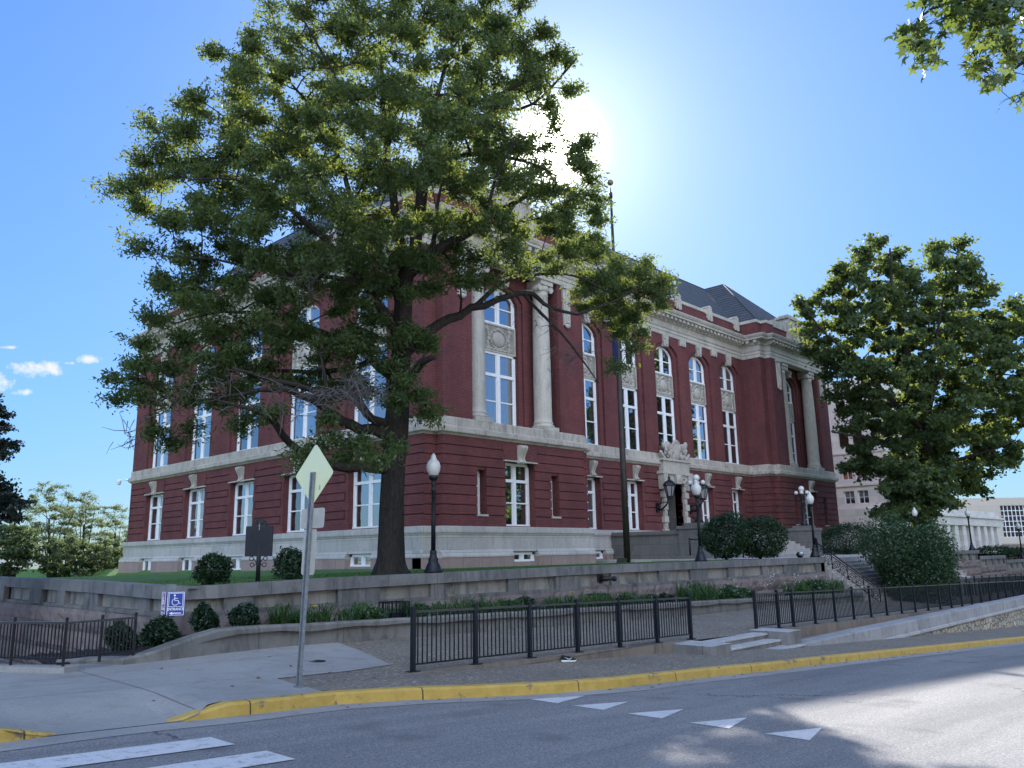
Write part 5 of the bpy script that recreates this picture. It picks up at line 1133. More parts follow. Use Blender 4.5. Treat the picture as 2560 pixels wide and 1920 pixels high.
mb = MB(); mb.prism(rrect(-.15, .15, 1.52, 2.15, .04), -.007, -.003, FS); mb.build('plate', M['sign_back'], r)
# two-sided accessible entrance sign
base = np.array([-18.36, -13.05, .40]); r = thing('accessible_entrance_sign', 'blue and purple wheelchair entrance sign, two panels on one steel post, before the retaining wall', 'sign', tuple(base))
mb = MB(); mb.box(base[0] - .065, base[0] + .065, base[1] - .065, base[1] + .065, base[2], 1.55); mb.build('post', M['post_steel'], r)
def access_panel(hvec, matp, labelp, u0, u1, z0=.975, z1=1.42):
    nv = np.array([hvec[1], -hvec[0], 0]); nv = nv if nv @ (CAM - base) > 0 else -nv
    if np.cross(hvec, (0, 0, 1)) @ nv < 0: pass
    F = Face((base[0], base[1], 0), hvec, nv); w_ = u1 - u0; uc = (u0 + u1) / 2; mb = MB(); mb.prism(rrect(u0, u1, z0, z1, .03), .075, .085, F); pan = mb.build('panel', matp, r); pan['label'] = labelp
    g = MB(); e = .022
    def ring(a, b, c, d, t):
        g.box(a, b, .085, .088, c, c + t, F); g.box(a, b, .085, .088, d - t, d, F); g.box(a, a + t, .085, .088, c + t, d - t, F); g.box(b - t, b, .085, .088, c + t, d - t, F)
    ring(u0 + e * .5, u1 - e * .5, z0 + e * .5, z1 - e * .5, .010); ring(u0 + .035, u1 - .035, z0 + .165, z1 - .03, .008)
    k = (z1 - z0) / .64; zc = z0 + .41 * k
    P = lambda u, z: F.p(uc + u * k, .090, z)
    g.ball((uc - .035 * k, .088, zc + .125 * k), .028 * k, (1, .15, 1), 10, 6, F)
    g.tube([P(-.035, zc + .085 * k), P(-.03, zc - .01 * k), P(.055, zc - .01 * k), P(.095, zc - .095 * k), P(.125, zc - .085 * k)], .012 * k, 5); g.tube([P(-.033, zc + .045 * k), P(.05, zc + .045 * k)], .010 * k, 5)
    g.tube([P(-.01 + .085 * math.cos(a), zc - .045 * k + .085 * math.sin(a) * k) for a in frange(math.radians(125), math.radians(345), 16)], .010 * k, 5)
    g.box(uc - .05, uc + .105, .085, .088, z0 + .042, z0 + .060, F); g.prism([(uc - .11, z0 + .051), (uc - .05, z0 + .025), (uc - .05, z0 + .077)], .085, .088, F)
    g.build('wheelchair_symbol_and_arrow', M['sign_white'], pan)
    c = bpy.data.curves.new('lettering', 'FONT'); c.body = 'ENTRANCE'; c.size = .060; c.align_x = 'CENTER'; c.extrude = .0012; c.offset = .0016; o = text_mesh(c, 'lettering', M['sign_white']); o.parent = pan
    R_ = Matrix(((hvec[0], 0, nv[0]), (hvec[1], 0, nv[1]), (0, 1, 0))).to_4x4(); T = Matrix.Translation(Vector(F.p(uc, .087, z0 + .102)) - Vector(base)); o.matrix_local = T @ R_ @ Matrix.Diagonal((.95, 1.1, 1, 1))
hc = np.array([CR[0], CR[1], 0]); hc /= np.linalg.norm(hc)
def rot2(v, a): return np.array([v[0] * math.cos(a) - v[1] * math.sin(a), v[0] * math.sin(a) + v[1] * math.cos(a), 0])
access_panel(rot2(hc, .28), M['sign_blue'], 'blue panel facing the street', -.055, .265)
access_panel(rot2(hc, -.95), M['sign_purple'], 'faded purple panel seen at an angle', -.315, -.0)
# cast historical marker
base = np.array([-15.6, -11.3, z_lawn(-15.6, -11.3)]); r = thing('historical_marker', 'dark iron historical marker with an arched top and scrolls, on the lawn behind the wall', 'marker', tuple(base))
FM = Face(tuple(base), tuple(hc), tuple(np.array([hc[1], -hc[0], 0]) if np.array([hc[1], -hc[0], 0]) @ (CAM - base) > 0 else np.array([-hc[1], hc[0], 0])))
mb = MB(); mb.tube([tuple(base), tuple(base + np.array([0, 0, .9]))], .05, 12); mb.build('post', M['plaque'], r)
pts = [(-.31, .58), (.31, .58), (.31, 1.26)] + [(.175, 1.26)] + [(.16 * math.cos(a), 1.275 + .16 * math.sin(a)) for a in frange(0, math.pi, 13)] + [(-.175, 1.26), (-.31, 1.26)]
mb = MB(); mb.prism(pts, .0, .045, FM); 
for k in range(13):
    z = 1.12 - .036 * k; w_ = .24 - .02 * ((k * 7) % 3); mb.box(-w_, w_, .045, .0495, z, z + .014, FM)
mb.ball((0, .045, 1.33), .07, (1, .15, 1), 12, 6, FM); pl = mb.build('plaque', M['plaque'], r)
mb = MB(); mb.box(-.004, .004, .05, .062, 1.17, 1.32, FM); mb.box(-.04, .04, .046, .055, 1.262, 1.268, FM); mb.build('staff_emblem', M['sign_back'], pl)
mb = MB()
for s in (-1, 1):
    mb.tube([FM.p(s * .05, .02, .44), FM.p(s * .08, .02, .50)] + [FM.p(s * (.16 + .045 * math.cos(a)), .02, .53 + .045 * math.sin(a)) for a in frange(math.pi, -1.4 * math.pi, 16)], .010, 5)
    mb.tube([FM.p(s * .05, .02, .42), FM.p(s * .09, .02, .375)] + [FM.p(s * (.14 + .045 * math.cos(a)), .02, .39 + .045 * math.sin(a)) for a in frange(-2.4, 3.4, 16)], .010, 5)
mb.build('scroll_bracket', M['plaque'], r)
# iron guards in the flower bed, wall inlet, floodlights, cover, shoe, litter
def guard(label, x, y, z):
    r = thing('iron_guard', label, 'guard', (x, y, z), 'iron guards in the flower bed'); mb = MB(); a = .24; h = .46
    for s0, s1 in ((-1, -1), (1, -1), (1, 1), (-1, 1)): mb.box(x + s0 * a - .012, x + s0 * a + .012, y + s1 * a - .012, y + s1 * a + .012, z, z + h)
    for zz in (.02, h - .02):
        for s in (-1, 1): mb.box(x - a, x + a, y + s * a - .012, y + s * a + .012, z + zz - .012, z + zz + .012); mb.box(x + s * a - .012, x + s * a + .012, y - a, y + a, z + zz - .012, z + zz + .012)
    mb.build('frame', M['black_metal'], r); mb = MB()
    for k in range(1, 4):
        for s in (-1, 1): u_ = -a + 2 * a * k / 4; mb.box(x + u_ - .008, x + u_ + .008, y + s * a - .008, y + s * a + .008, z, z + h); mb.box(x + s * a - .008, x + s * a + .008, y + u_ - .008, y + u_ + .008, z, z + h)
    mb.build('bars', M['black_metal'], r); mb = MB(); mb.box(x - .13, x + .13, y - .13, y + .13, z, z + .22); mb.build('box', M['black_metal'], r)
guard('square black iron guard among the lilies, left of the railing', -13.45, -13.55, z_bed(-13.45)); guard('square black iron guard among the lilies, below the wall inlet', -5.9, -13.45, z_bed(-5.9))
r = thing('fire_inlet', 'round brass and black fire hose inlet sticking out of the retaining wall', 'hydrant inlet', (-4.5, -12.65, 1.2))
mb = MB(); Y = Face((-4.5, -12.5, 1.2), (1, 0, 0), (0, -1, 0))
mb.tube([Y.p(0, -.02, 0), Y.p(0, .05, 0)], .15, 18); mb.build('flange', M['bronze'], r); mb = MB(); mb.tube([Y.p(0, .05, 0), Y.p(0, .20, 0), Y.p(.05, .28, 0)], .085, 12); mb.tube([Y.p(.02, .24, 0), Y.p(.26, .34, -.01)], .06, 12); mb.tube([Y.p(.24, .33, -.01), Y.p(.33, .37, -.015)], .075, 12); mb.build('body', M['bronze'], r)
mb = MB(); mb.tube([Y.p(.28, .36, -.08), Y.p(.24, .3, -.2), Y.p(.12, .15, -.26)], .008, 4); mb.build('chain', M['post_steel'], r)
def flood(label, x, y, z, dome=False):
    r = thing('floodlight', label, 'floodlight', (x, y, z)); mb = MB()
    if dome: mb.ball((x, y, z + .13), .16, (1, 1, .9), 14, 8); mb.build('shell', M['black_metal'], r); mb = MB(); mb.ball((x - .06, y - .08, z + .18), .12, (1, 1, .9), 12, 8); mb.build('lens', M['lantern_glass'], r)
    else:
        F = Face((x, y, z), tuple(hc), tuple(np.array([hc[1], -hc[0], 0]))); mb.prism([(-.22, .04), (.22, .04), (.24, .26), (-.16, .30)], -.12, .14, F); mb.box(-.05, .05, -.03, .03, -.05, .06, F); mb.build('housing', M['bronze'], r)
flood('boxy dark floodlight on the lawn at the foot of the flagpole', 5.0, -6.4, 1.46); flood('small round floodlight on the wall end beside the lamp post', 10.6, -12.2, 1.615, True)
r = tag(bpy.data.objects.new('utility_cover', None), 'small round dark utility cover set in the concrete apron', 'cover'); COL.objects.link(r); r.location = (-17.07, -16.05, z_walk(-17.07, -16.05))
mb = MB(); mb.lathe((-17.07, -16.05, z_walk(-17.07, -16.05)), [(.14, .0), (.14, .018), (.125, .022), (.12, .016), (.0, .016)], 20); mb.build('lid', M['bronze'], r)
sx_, sy_ = -12.72, -18.02; sz = z_walk(sx_, -18.0) + .005; r = thing('sneaker', 'single black sneaker with a thick white sole lying by the curb', 'shoe', (sx_, sy_, sz)); FSH = Face((sx_, sy_, sz), tuple(rot2(hc, .25)), (0, 0, 0)); dv = np.array([FSH.u[1], -FSH.u[0], 0])
SL = [(-.145, .030, .060), (-.11, .040, .058), (-.05, .036, .050), (.02, .036, .040), (.08, .046, .036), (.13, .036, .042), (.155, .010, .055)]
def shoe_ring(zf, wf):
    a = [FSH.o + FSH.u * u + dv * w_ * wf + np.array([0, 0, zf(u, t)]) for u, w_, t in SL]; b = [FSH.o + FSH.u * u - dv * w_ * wf + np.array([0, 0, zf(u, t)]) for u, w_, t in SL[::-1]]; return a + b
mb = MB(); r0, r1 = shoe_ring(lambda u, t: 0.0 + (.012 if u > .14 else 0), 1.0), shoe_ring(lambda u, t: t * .62, 1.12); n = len(r0); mb.mesh(r0 + r1, [(i, (i + 1) % n, n + (i + 1) % n, n + i) for i in range(n)] + [tuple(range(n - 1, -1, -1)), tuple(range(n, 2 * n))], True); mb.build('sole', M['sign_white'], r)
mb = MB(); tops = {-.145: .115, -.11: .125, -.05: .105, .02: .100, .08: .072, .13: .055, .155: .045}; r2, r3, r4 = shoe_ring(lambda u, t: t * .62, 1.02), shoe_ring(lambda u, t: (t * .62 + tops[u]) / 2, .98), shoe_ring(lambda u, t: tops[u], .55); n = len(r2)
mb.mesh(r2 + r3 + r4, [(k * n + i, k * n + (i + 1) % n, (k + 1) * n + (i + 1) % n, (k + 1) * n + i) for k in range(2) for i in range(n)] + [tuple(2 * n + i for i in range(n))], True); mb.build('upper', M['shoe_black'], r)
nvd = dv if dv @ (CAM - FSH.o) > 0 else -dv
mb = MB(); mb.tube([FSH.o + FSH.u * u + nvd * (.041 + .003) + np.array([0, 0, z]) for u, z in ((.055, .075), (.01, .048), (-.03, .055), (-.085, .088))], [.003, .008, .006, .002], 6); mb.build('side_stripe', M['sign_white'], r)
mb = MB(); rng = random.Random(11)
for k in range(150):
    x, y = (rng.uniform(-21, -4), rng.uniform(-19.4, -14.4)) if k < 80 else (rng.uniform(-19, 2), -19.0)
    if k >= 80: y = kerb_y(x) - rng.uniform(.0, .3)
    elif x > -16.3 and y > -17.8: pass
    z = (zs(x) + .008) if k >= 80 else ((z_plaza(x, y) if x > -16.4 and y > -17.85 else z_walk(x, y)) + .016); s = rng.uniform(.018, .05); a = rng.uniform(0, 6.28); c, d = math.cos(a), math.sin(a)
    if -9 < x < -4 and y < -17.7 and k < 80: continue
    mb.poly([(x + s * c, y + s * d, z + rng.uniform(0, .012)), (x - s * d * .5, y + s * c * .5, z + .008), (x - s * c, y - s * d, z + rng.uniform(0, .012)), (x + s * d * .5, y - s * c * .5, z)])
tag(mb.build('leaf_litter', M['dead_leaf']), 'scattered dry leaf litter on the pavement', 'leaf litter', kind='stuff')

# the pale stone statehouse across the street, behind the photographer: sunlit, it lightens the shaded fronts
sh_ = thing('statehouse', 'pale stone statehouse with tall columns across the street, behind the photographer', 'building', (-20, -78, 0))
FH = Face((-75, -76, 0), (1, 0, 0), (0, 1, 0)); mb = MB(); wops = [(4 + 4 * k, 5.8 + 4 * k, z0, z1) for k in range(24) for z0, z1 in ((4, 7.5), (10, 14), (17, 20))]
wall(mb, FH, 0, 105, -2, 24, wops, .5); mb.box(0, 105, -25, -.6, -2, 24, FH); mb.build('wall', M['white_stone'], sh_)
mb = MB(); mb.box(-.5, 105.5, -24, 1.2, 24, 26, FH); mb.build('cornice', M['white_stone'], sh_)
mb = MB()
for o in wops: mb.box(o[0], o[1], -.5, -.45, o[2], o[3], FH)
mb.build('panes', M['glass'], sh_)
# ------------------------------------------------------------------ vegetation
def quads_mesh(name, V, mat, parent, per=4):
    """V: (n, per, 3) array of leaf outlines -> one mesh"""
    n = V.shape[0]; me = bpy.data.meshes.new(name); off = np.zeros(3)
    q = parent; loc = Vector((0, 0, 0))
    while q is not None: loc = loc + q.location; q = q.parent
    v = (V.reshape(-1, 3) - np.array(loc)).astype(np.float32)
    me.vertices.add(n * per); me.vertices.foreach_set('co', v.ravel()); me.loops.add(n * per); me.loops.foreach_set('vertex_index', np.arange(n * per, dtype=np.int32))
    me.polygons.add(n); me.polygons.foreach_set('loop_start', np.arange(0, n * per, per, dtype=np.int32)); me.polygons.foreach_set('loop_total', np.full(n, per, dtype=np.int32))
    me.update(calc_edges=True); me.materials.append(mat); o = bpy.data.objects.new(name, me); COL.objects.link(o)
    if parent is not None: o.parent = parent
    return o
def unit(a): return a / (np.linalg.norm(a, axis=-1, keepdims=True) + 1e-9)
def leaf_quads(rs, C, Lh, Wh, up=0.5, jit=0.35, droop=0.0):
    n = len(C); nr = unit(rs.normal(size=(n, 3)) + np.array([0, 0, up])); t = rs.normal(size=(n, 3)); t[:, 2] -= droop; t = unit(t - nr * np.sum(t * nr, 1, keepdims=True)); b = np.cross(nr, t)
    s = (1 + jit * rs.uniform(-1, 1, size=(n, 1))); L_ = Lh * s; W_ = Wh * s; bend = nr * L_ * 0.25
    return np.stack([C + t * L_ - bend, C + b * W_ + t * L_ * .15, C - t * L_ - bend * .4, C - b * W_ + t * L_ * .15], 1)
def star_leaves(rs, C, R):
    n = len(C); nr = unit(rs.normal(size=(n, 3)) + np.array([0, 0, .5])); t = rs.normal(size=(n, 3)); t = unit(t - nr * np.sum(t * nr, 1, keepdims=True)); b = np.cross(nr, t); s = R * (1 + .3 * rs.uniform(-1, 1, size=(n, 1))); out_ = []
    for k in range(10):
        a = math.radians(-126 + 36 * k + 18) ; rr = 1.0 if k % 2 == 0 else .42
        out_.append(C + (t * math.cos(a) + b * math.sin(a)) * s * rr - nr * s * (.25 * rr * rr))
    return np.stack(out_, 1)
def inpoly(P, x, y):
    c = False; n = len(P)
    for i in range(n):
        (x0, y0), (x1, y1) = P[i], P[i - 1]
        if (y0 > y) != (y1 > y) and x < (x1 - x0) * (y - y0) / (y1 - y0) + x0: c = not c
    return c
def edge_dist(P, x, y):
    best = 1e9
    for i in range(len(P)):
        a, b = np.array(P[i - 1], float), np.array(P[i], float); d = b - a; t = min(max(((np.array([x, y]) - a) @ d) / (d @ d + 1e-9), 0), 1); best = min(best, np.linalg.norm(np.array([x, y]) - a - d * t))
    return best
def outline_clumps(rng, P, depth, n, tmax, gap, edge=0.6, shift=None):
    """clump centres filling a crown whose silhouette from the street is P (photo pixels)"""
    xs = [p[0] for p in P]; ys = [p[1] for p in P]; ppm = FPX / depth; pts = []; tries = 0
    while len(pts) < n and tries < n * 60:
        tries += 1; x, y = rng.uniform(min(xs), max(xs)), rng.uniform(min(ys), max(ys))
        if not inpoly(P, x, y): continue
        e = edge_dist(P, x, y) / ppm
        if e < edge * rng.uniform(.25, 1): continue
        th = min(tmax, .5 + .95 * e); q = at_d(x, y, depth + rng.uniform(-th, th) + (shift(x, y) if shift else 0))
        if any((q[0] - p[0]) ** 2 + (q[1] - p[1]) ** 2 + (q[2] - p[2]) ** 2 < gap * gap for p in pts): continue
        pts.append(q)
    return pts
def grow_tree(root, limbs, clumps, seed, leaf, bark='bark', clump_r=.6, leaves=450, twig_r=.010, br=.035, flat=.62, twigs=5, star=False, up=.5, spread=1.0):
    """limbs: polylines of (point, radius). Every clump is joined to the nearest wood by a bent branch, carries twigs, and leaves round them."""
    rng = random.Random(seed); rs = np.random.RandomState(seed); mb = MB(); nodes = []
    for li, lm in enumerate(limbs):
        pts = [np.array(p, float) for p, r in lm]; rad = [r for p, r in lm]; P = []; R = []
        for i in range(len(pts) - 1):            # smooth with Catmull-Rom
            p0, p1, p2, p3 = pts[max(i - 1, 0)], pts[i], pts[i + 1], pts[min(i + 2, len(pts) - 1)]; m_ = max(2, int(np.linalg.norm(p2 - p1) / .35))
            for k in range(m_):
                t = k / m_; P.append(.5 * (2 * p1 + (p2 - p0) * t + (2 * p0 - 5 * p1 + 4 * p2 - p3) * t * t + (3 * p1 - p0 - 3 * p2 + p3) * t ** 3)); R.append(rad[i] + (rad[i + 1] - rad[i]) * t)
        P.append(pts[-1]); R.append(rad[-1])
        if li: P = [p + np.array([rng.uniform(-1, 1), rng.uniform(-1, 1), rng.uniform(-1, 1)]) * min(.05, r * .5) if 0 < i < len(P) - 1 else p for i, (p, r) in enumerate(zip(P, R))]
        mb.tube(P, R, 22 if li == 0 else 8, knob=.10 if li == 0 else (.06 if R[0] > .08 else 0))
        nodes += [(p, r) for p, r in zip(P[1:], R[1:])] if li else [(p, r) for p, r in zip(P[len(P) // 2:], R[len(P) // 2:])]
    NP = np.array([n[0] for n in nodes]); NR = [n[1] for n in nodes]; base = NP[0]
    order = sorted(range(len(clumps)), key=lambda i: np.min(np.linalg.norm(NP - clumps[i], axis=1))); LC_ = []
    for i in order:
        c = np.array(clumps[i]); dv = NP - c; d = np.linalg.norm(dv, axis=1) + .55 * np.maximum(NP[:, 2] - c[2], 0); k = int(np.argmin(d)); p = NP[k]; r0 = min(NR[k] * .75, br + .010 * np.linalg.norm(c - p)); ln = np.linalg.norm(c - p)
        mid = (p + c) / 2 + np.array([rng.uniform(-1, 1), rng.uniform(-1, 1), rng.uniform(-.2, .9)]) * ln * .14; n_ = max(3, int(ln / .4)); path = [(1 - t) ** 2 * p + 2 * t * (1 - t) * mid + t * t * c for t in np.linspace(0, 1, n_)]
        path = [q + np.array([rng.uniform(-1, 1), rng.uniform(-1, 1), rng.uniform(-1, 1)]) * .03 if 0 < j < n_ - 1 else q for j, q in enumerate(path)]
        rad = [r0 + (max(r0 * .35, twig_r * 1.3) - r0) * j / (n_ - 1) for j in range(n_)]; mb.tube(path, rad, 5, False); NP = np.vstack([NP, np.array(path[1:])]); NR += rad[1:]
        axis = unit(c - p); m_ = int(leaves * rng.uniform(.6, 1.3)); cr = clump_r * rng.uniform(.75, 1.25); tw = []
        for q in range(twigs):
            e = unit(np.array([rng.gauss(0, 1), rng.gauss(0, 1), rng.gauss(0, .7)]) + axis * .7) * cr * rng.uniform(.6, 1.15); e[2] *= flat; tw.append(e)
            mb.tube([c - axis * .1, c + e * .5 + np.array([0, 0, .04]), c + e], [twig_r, twig_r * .7, twig_r * .35], 4, False)
        tw = np.array(tw); pick = rs.randint(0, twigs, m_); tt = rs.uniform(.12, 1.03, m_)[:, None]; LC_.append(c + tw[pick] * tt + rs.normal(size=(m_, 3)) * cr * .20 * spread * np.array([1, 1, flat]))
    Cc = np.vstack(LC_); trunk = mb.build('trunk', M[bark], root)
    if star: quads_mesh('crown', star_leaves(rs, Cc, leaf[1]), M[leaf[0]], root, 10)
    else: quads_mesh('crown', leaf_quads(rs, Cc, leaf[1], leaf[2], up), M[leaf[0]], root)
    return trunk
K = 2560 / 2212
# --- the big oak on the lawn
D0 = 21.55; TP = lambda x, y, dd=0: at_d(x, y, D0 + dd)
oak = thing('oak_tree', 'big oak tree with dark spreading crown in front of the courthouse, sun shining through it', 'tree', tuple(TP(975, 1428)))
def limb(pts, d1=0.0, d0=0.0): n = len(pts); return [(TP(x, y, d0 + (d1 - d0) * i / (n - 1)), r) for i, (x, y, r) in enumerate(pts)]
LB = [limb([(975, 1436, .52), (975, 1420, .44), (976, 1395, .37), (978, 1330, .325), (980, 1250, .315), (985, 1150, .31), (990, 1080, .32), (997, 980, .275), (1003, 880, .25), (1008, 780, .235), (1012, 700, .21)]),
      limb([(1012, 705, .16), (1002, 620, .145), (990, 540, .12), (975, 450, .10), (965, 350, .08), (955, 220, .06), (950, 80, .04), (945, -60, .03)], .8),
      limb([(1012, 705, .19), (1035, 620, .17), (1050, 520, .155), (1062, 430, .14), (1070, 370, .12), (1085, 330, .10), (1120, 300, .08), (1180, 265, .07), (1260, 230, .05), (1350, 180, .03)], -.8),
      limb([(1075, 360, .085), (1095, 240, .06), (1110, 170, .05), (1150, 90, .035), (1200, 0, .025)], 1.5),
      limb([(1064, 425, .085), (1110, 408, .075), (1180, 385, .065), (1250, 390, .05), (1330, 410, .035), (1390, 440, .02)], -1.5),
      limb([(1064, 435, .10), (1105, 380, .09), (1160, 325, .075), (1230, 280, .055), (1330, 260, .04), (1440, 150, .02)], 1.2),
      limb([(1005, 700, .20), (1040, 665, .18), (1075, 635, .165), (1140, 600, .135), (1195, 560, .11), (1240, 530, .09), (1320, 490, .06), (1420, 460, .03)], 1.5),
      limb([(1085, 628, .07), (1090, 560, .05), (1100, 480, .035), (1110, 430, .02)], -1.5, -.8), limb([(1215, 545, .055), (1240, 450, .04), (1265, 390, .03), (1300, 340, .02)], -2.6, -1.6),
      limb([(1000, 890, .19), (1040, 860, .165), (1095, 810, .14), (1150, 785, .12), (1210, 760, .105), (1275, 738, .09), (1310, 730, .08), (1345, 745, .07), (1380, 770, .06), (1440, 785, .05), (1490, 770, .04), (1540, 750, .03), (1600, 720, .018)], 6.0, -.3),
      limb([(1180, 772, .075), (1240, 715, .065), (1300, 695, .055), (1370, 685, .045), (1440, 690, .035), (1520, 730, .025)], 5.0, 1.5),
      limb([(1310, 735, .055), (1370, 800, .045), (1425, 860, .036), (1470, 920, .025), (1497, 958, .012)], 3.4, 2.6),
      limb([(1000, 985, .15), (1030, 938, .12), (1060, 903, .10), (1092, 893, .055)], -1.2),
      limb([(990, 1085, .19), (930, 1076, .155), (880, 1062, .14), (840, 1040, .125), (810, 1015, .11), (750, 985, .09), (690, 970, .07), (600, 985, .045), (500, 1000, .025)], -2.5),
      limb([(985, 1060, .15), (930, 1045, .11), (900, 1010, .10), (850, 985, .085), (780, 975, .07), (690, 950, .05), (580, 920, .03)], -3.4),
      limb([(985, 1172, .19), (930, 1166, .14), (870, 1166, .13), (810, 1162, .125), (770, 1148, .115), (740, 1122, .10), (710, 1090, .09), (685, 1055, .075), (640, 1025, .055), (540, 1000, .03)], -3.0),
      limb([(997, 960, .15), (930, 900, .125), (870, 860, .105), (780, 820, .085), (680, 790, .06), (560, 780, .04), (430, 810, .02)], 2.2),
      limb([(1005, 860, .155), (960, 780, .13), (900, 700, .11), (840, 630, .09), (770, 560, .07), (690, 500, .05), (590, 450, .03), (470, 450, .018)], -2.2),
      limb([(1008, 790, .14), (985, 700, .115), (930, 600, .095), (880, 500, .08), (850, 400, .06), (800, 300, .045), (720, 200, .03), (640, 120, .02)], 2.0),
      limb([(968, 430, .075), (900, 330, .055), (850, 220, .045), (800, 120, .03), (740, 20, .02)], -1.5),
      limb([(930, 900, .09), (850, 925, .075), (740, 930, .055), (600, 925, .04), (480, 960, .03), (390, 1010, .015)], .8, .4),
      limb([(900, 700, .07), (800, 690, .06), (680, 680, .045), (540, 650, .03), (400, 640, .018)], -1.0, -1.2)]
PM = [(600, -45), (562, 10), (548, 55), (502, 72), (458, 88), (446, 140), (472, 168), (430, 183), (362, 183), (335, 215), (348, 243), (302, 270), (322, 300), (345, 330), (252, 345), (268, 375), (228, 400), (236, 440), (300, 480), (290, 520), (302, 560), (322, 600), (290, 650), (288, 700), (302, 722), (266, 760), (226, 832), (256, 845), (196, 888), (240, 922), (300, 905), (345, 900), (450, 905), (540, 880), (630, 872), (690, 880), (760, 868), (840, 868), (900, 850), (905, 800), (930, 770), (955, 735), (905, 720), (890, 690), (950, 650), (1005, 632), (1070, 622), (1140, 612), (1200, 622), (1240, 690), (1300, 680), (1338, 735), (1360, 800), (1402, 765), (1392, 690), (1432, 670), (1440, 622), (1405, 572), (1352, 560), (1335, 500), (1316, 462), (1296, 405), (1288, 345), (1284, 292), (1238, 250), (1240, 222), (1270, 190), (1278, 112), (1240, 86), (1202, 70), (1190, 20), (1180, -45)]
PM = [(x * K, y * K) for x, y in PM]; rng = random.Random(21)
CL = outline_clumps(rng, PM, D0, 500, 4.6, .60, .36, lambda x, y: 7.2 * sstep(1250, 1540, x) * sstep(420, 640, y))
CL = [c for c in CL if math.degrees(math.acos(min(1, unit(c - CAM) @ SUN_DIR))) > 1.0]
for (x, y, dd) in ((690, 965, -3), (735, 985, -3.1), (770, 955, -3), (810, 985, -3.1), (845, 965, -2.6), (660, 1010, -3.2), (715, 940, -3), (900, 850, -.8), (865, 870, -1.2), (880, 820, -.9), (920, 880, -.7), (360, 950, .4), (330, 925, 0), (410, 930, .5), (700, 900, -3), (880, 720, -.4), (925, 745, -.3), (520, 905, -2), (590, 900, -2.4), (1370, 745, 6.0), (1340, 790, 5.5), (1385, 715, 6.2)): CL.append(TP(x * K, y * K, dd))
for k in range(34):
    x, y = rng.uniform(1470, 1665), rng.uniform(640, 835)
    if inpoly(PM, x, y): CL.append(TP(x, y, rng.uniform(5.5, 10.5)))
grow_tree(oak, LB, CL, 5, ('oak_leaf', .064, .023), clump_r=.58, leaves=500, br=.036, flat=.70, twigs=8, twig_r=.012)
mb = MB(); rng = random.Random(9)                         # bare dead twigs hanging by the trunk and off the lower limbs
for (cx, cy, n, sp, dd) in ((890, 960, 90, 55, -2.9), (820, 985, 40, 45, -3.1), (905, 1005, 40, 40, -2.6), (760, 695, 40, 40, -2), (330, 1080, 26, 55, .2), (1420, 880, 30, 55, 3.2), (1360, 800, 20, 45, 3), (560, 960, 40, 90, -2.5), (440, 1000, 34, 70, -.5), (720, 1010, 40, 60, -3)):
    for k in range(n):
        a = rng.uniform(0, 6.28); q = TP(cx + rng.gauss(0, sp * .5), cy + rng.gauss(0, sp * .4), dd + rng.gauss(0, .4)); e = np.array([rng.gauss(0, 1), rng.gauss(0, 1), rng.gauss(-.1, .7)]); e = unit(e) * rng.uniform(.25, .7); mb.tube([q, q + e * .5 + np.array([0, 0, rng.uniform(-.08, .08)]), q + e], [.011, .008, .004], 4, False)
mb.build('bare_twigs', M['twig'], oak)['kind'] = 'stuff'
# --- broad-leaved tree beyond the right end of the courthouse
D1 = 60.0; RP = lambda x, y, dd=0: at_d(x, y, D1 + dd); tb = RP(2296, 1368); tb[2] = 1.4
rt = thing('broadleaf_tree', 'tall broadleaf tree with a dark crown in front of the office building', 'tree', tuple(tb))
def rlimb(pts, d1=0.0, d0=0.0): n = len(pts); return [(RP(x, y, d0 + (d1 - d0) * i / (n - 1)), r) for i, (x, y, r) in enumerate(pts)]
RL = [[(tb, .62)] + rlimb([(2298, 1320, .52), (2302, 1260, .47), (2308, 1180, .45), (2312, 1100, .42), (2312, 1020, .36)]),
      rlimb([(2312, 1030, .32), (2280, 930, .27), (2250, 820, .2), (2230, 720, .13), (2225, 620, .06)], -1.5), rlimb([(2312, 1030, .30), (2350, 920, .25), (2380, 800, .18), (2395, 700, .12), (2395, 610, .05)], 1.5),
      rlimb([(2310, 1080, .22), (2220, 990, .18), (2140, 900, .12), (2060, 830, .07), (2000, 750, .04)], -2), rlimb([(2310, 1120, .22), (2400, 1030, .17), (2480, 960, .11), (2560, 880, .06)], 1.5),
      rlimb([(2308, 1160, .2), (2220, 1110, .14), (2140, 1090, .1), (2080, 1080, .05)], -3), rlimb([(2308, 1180, .18), (2390, 1150, .13), (2460, 1130, .09), (2540, 1100, .05)], -2.5), rlimb([(2310, 1100, .2), (2330, 980, .16), (2340, 850, .1), (2360, 740, .06)], -4), rlimb([(2310, 1100, .2), (2280, 990, .16), (2200, 840, .1), (2150, 740, .06)], 4)]
PR = [(1982, 735), (2035, 738), (2075, 700), (2072, 658), (2100, 648), (2122, 618), (2158, 600), (2205, 592), (2232, 585), (2256, 612), (2290, 618), (2312, 640), (2282, 685), (2300, 715), (2322, 690), (2318, 650), (2332, 600), (2388, 588), (2420, 602), (2440, 632), (2488, 662), (2496, 692), (2478, 742), (2500, 765), (2548, 742), (2620, 750), (2640, 1000), (2575, 1090), (2545, 1160), (2485, 1190), (2450, 1270), (2425, 1290), (2395, 1255), (2335, 1240), (2318, 1280), (2272, 1292), (2252, 1240), (2205, 1205), (2195, 1230), (2165, 1180), (2130, 1200), (2092, 1168), (2110, 1120), (2082, 1062), (2062, 1000), (2048, 935), (2010, 900), (2002, 850), (1992, 790)]
rng = random.Random(31); CR_ = outline_clumps(rng, PR, D1, 350, 5.5, 1.05, .7)
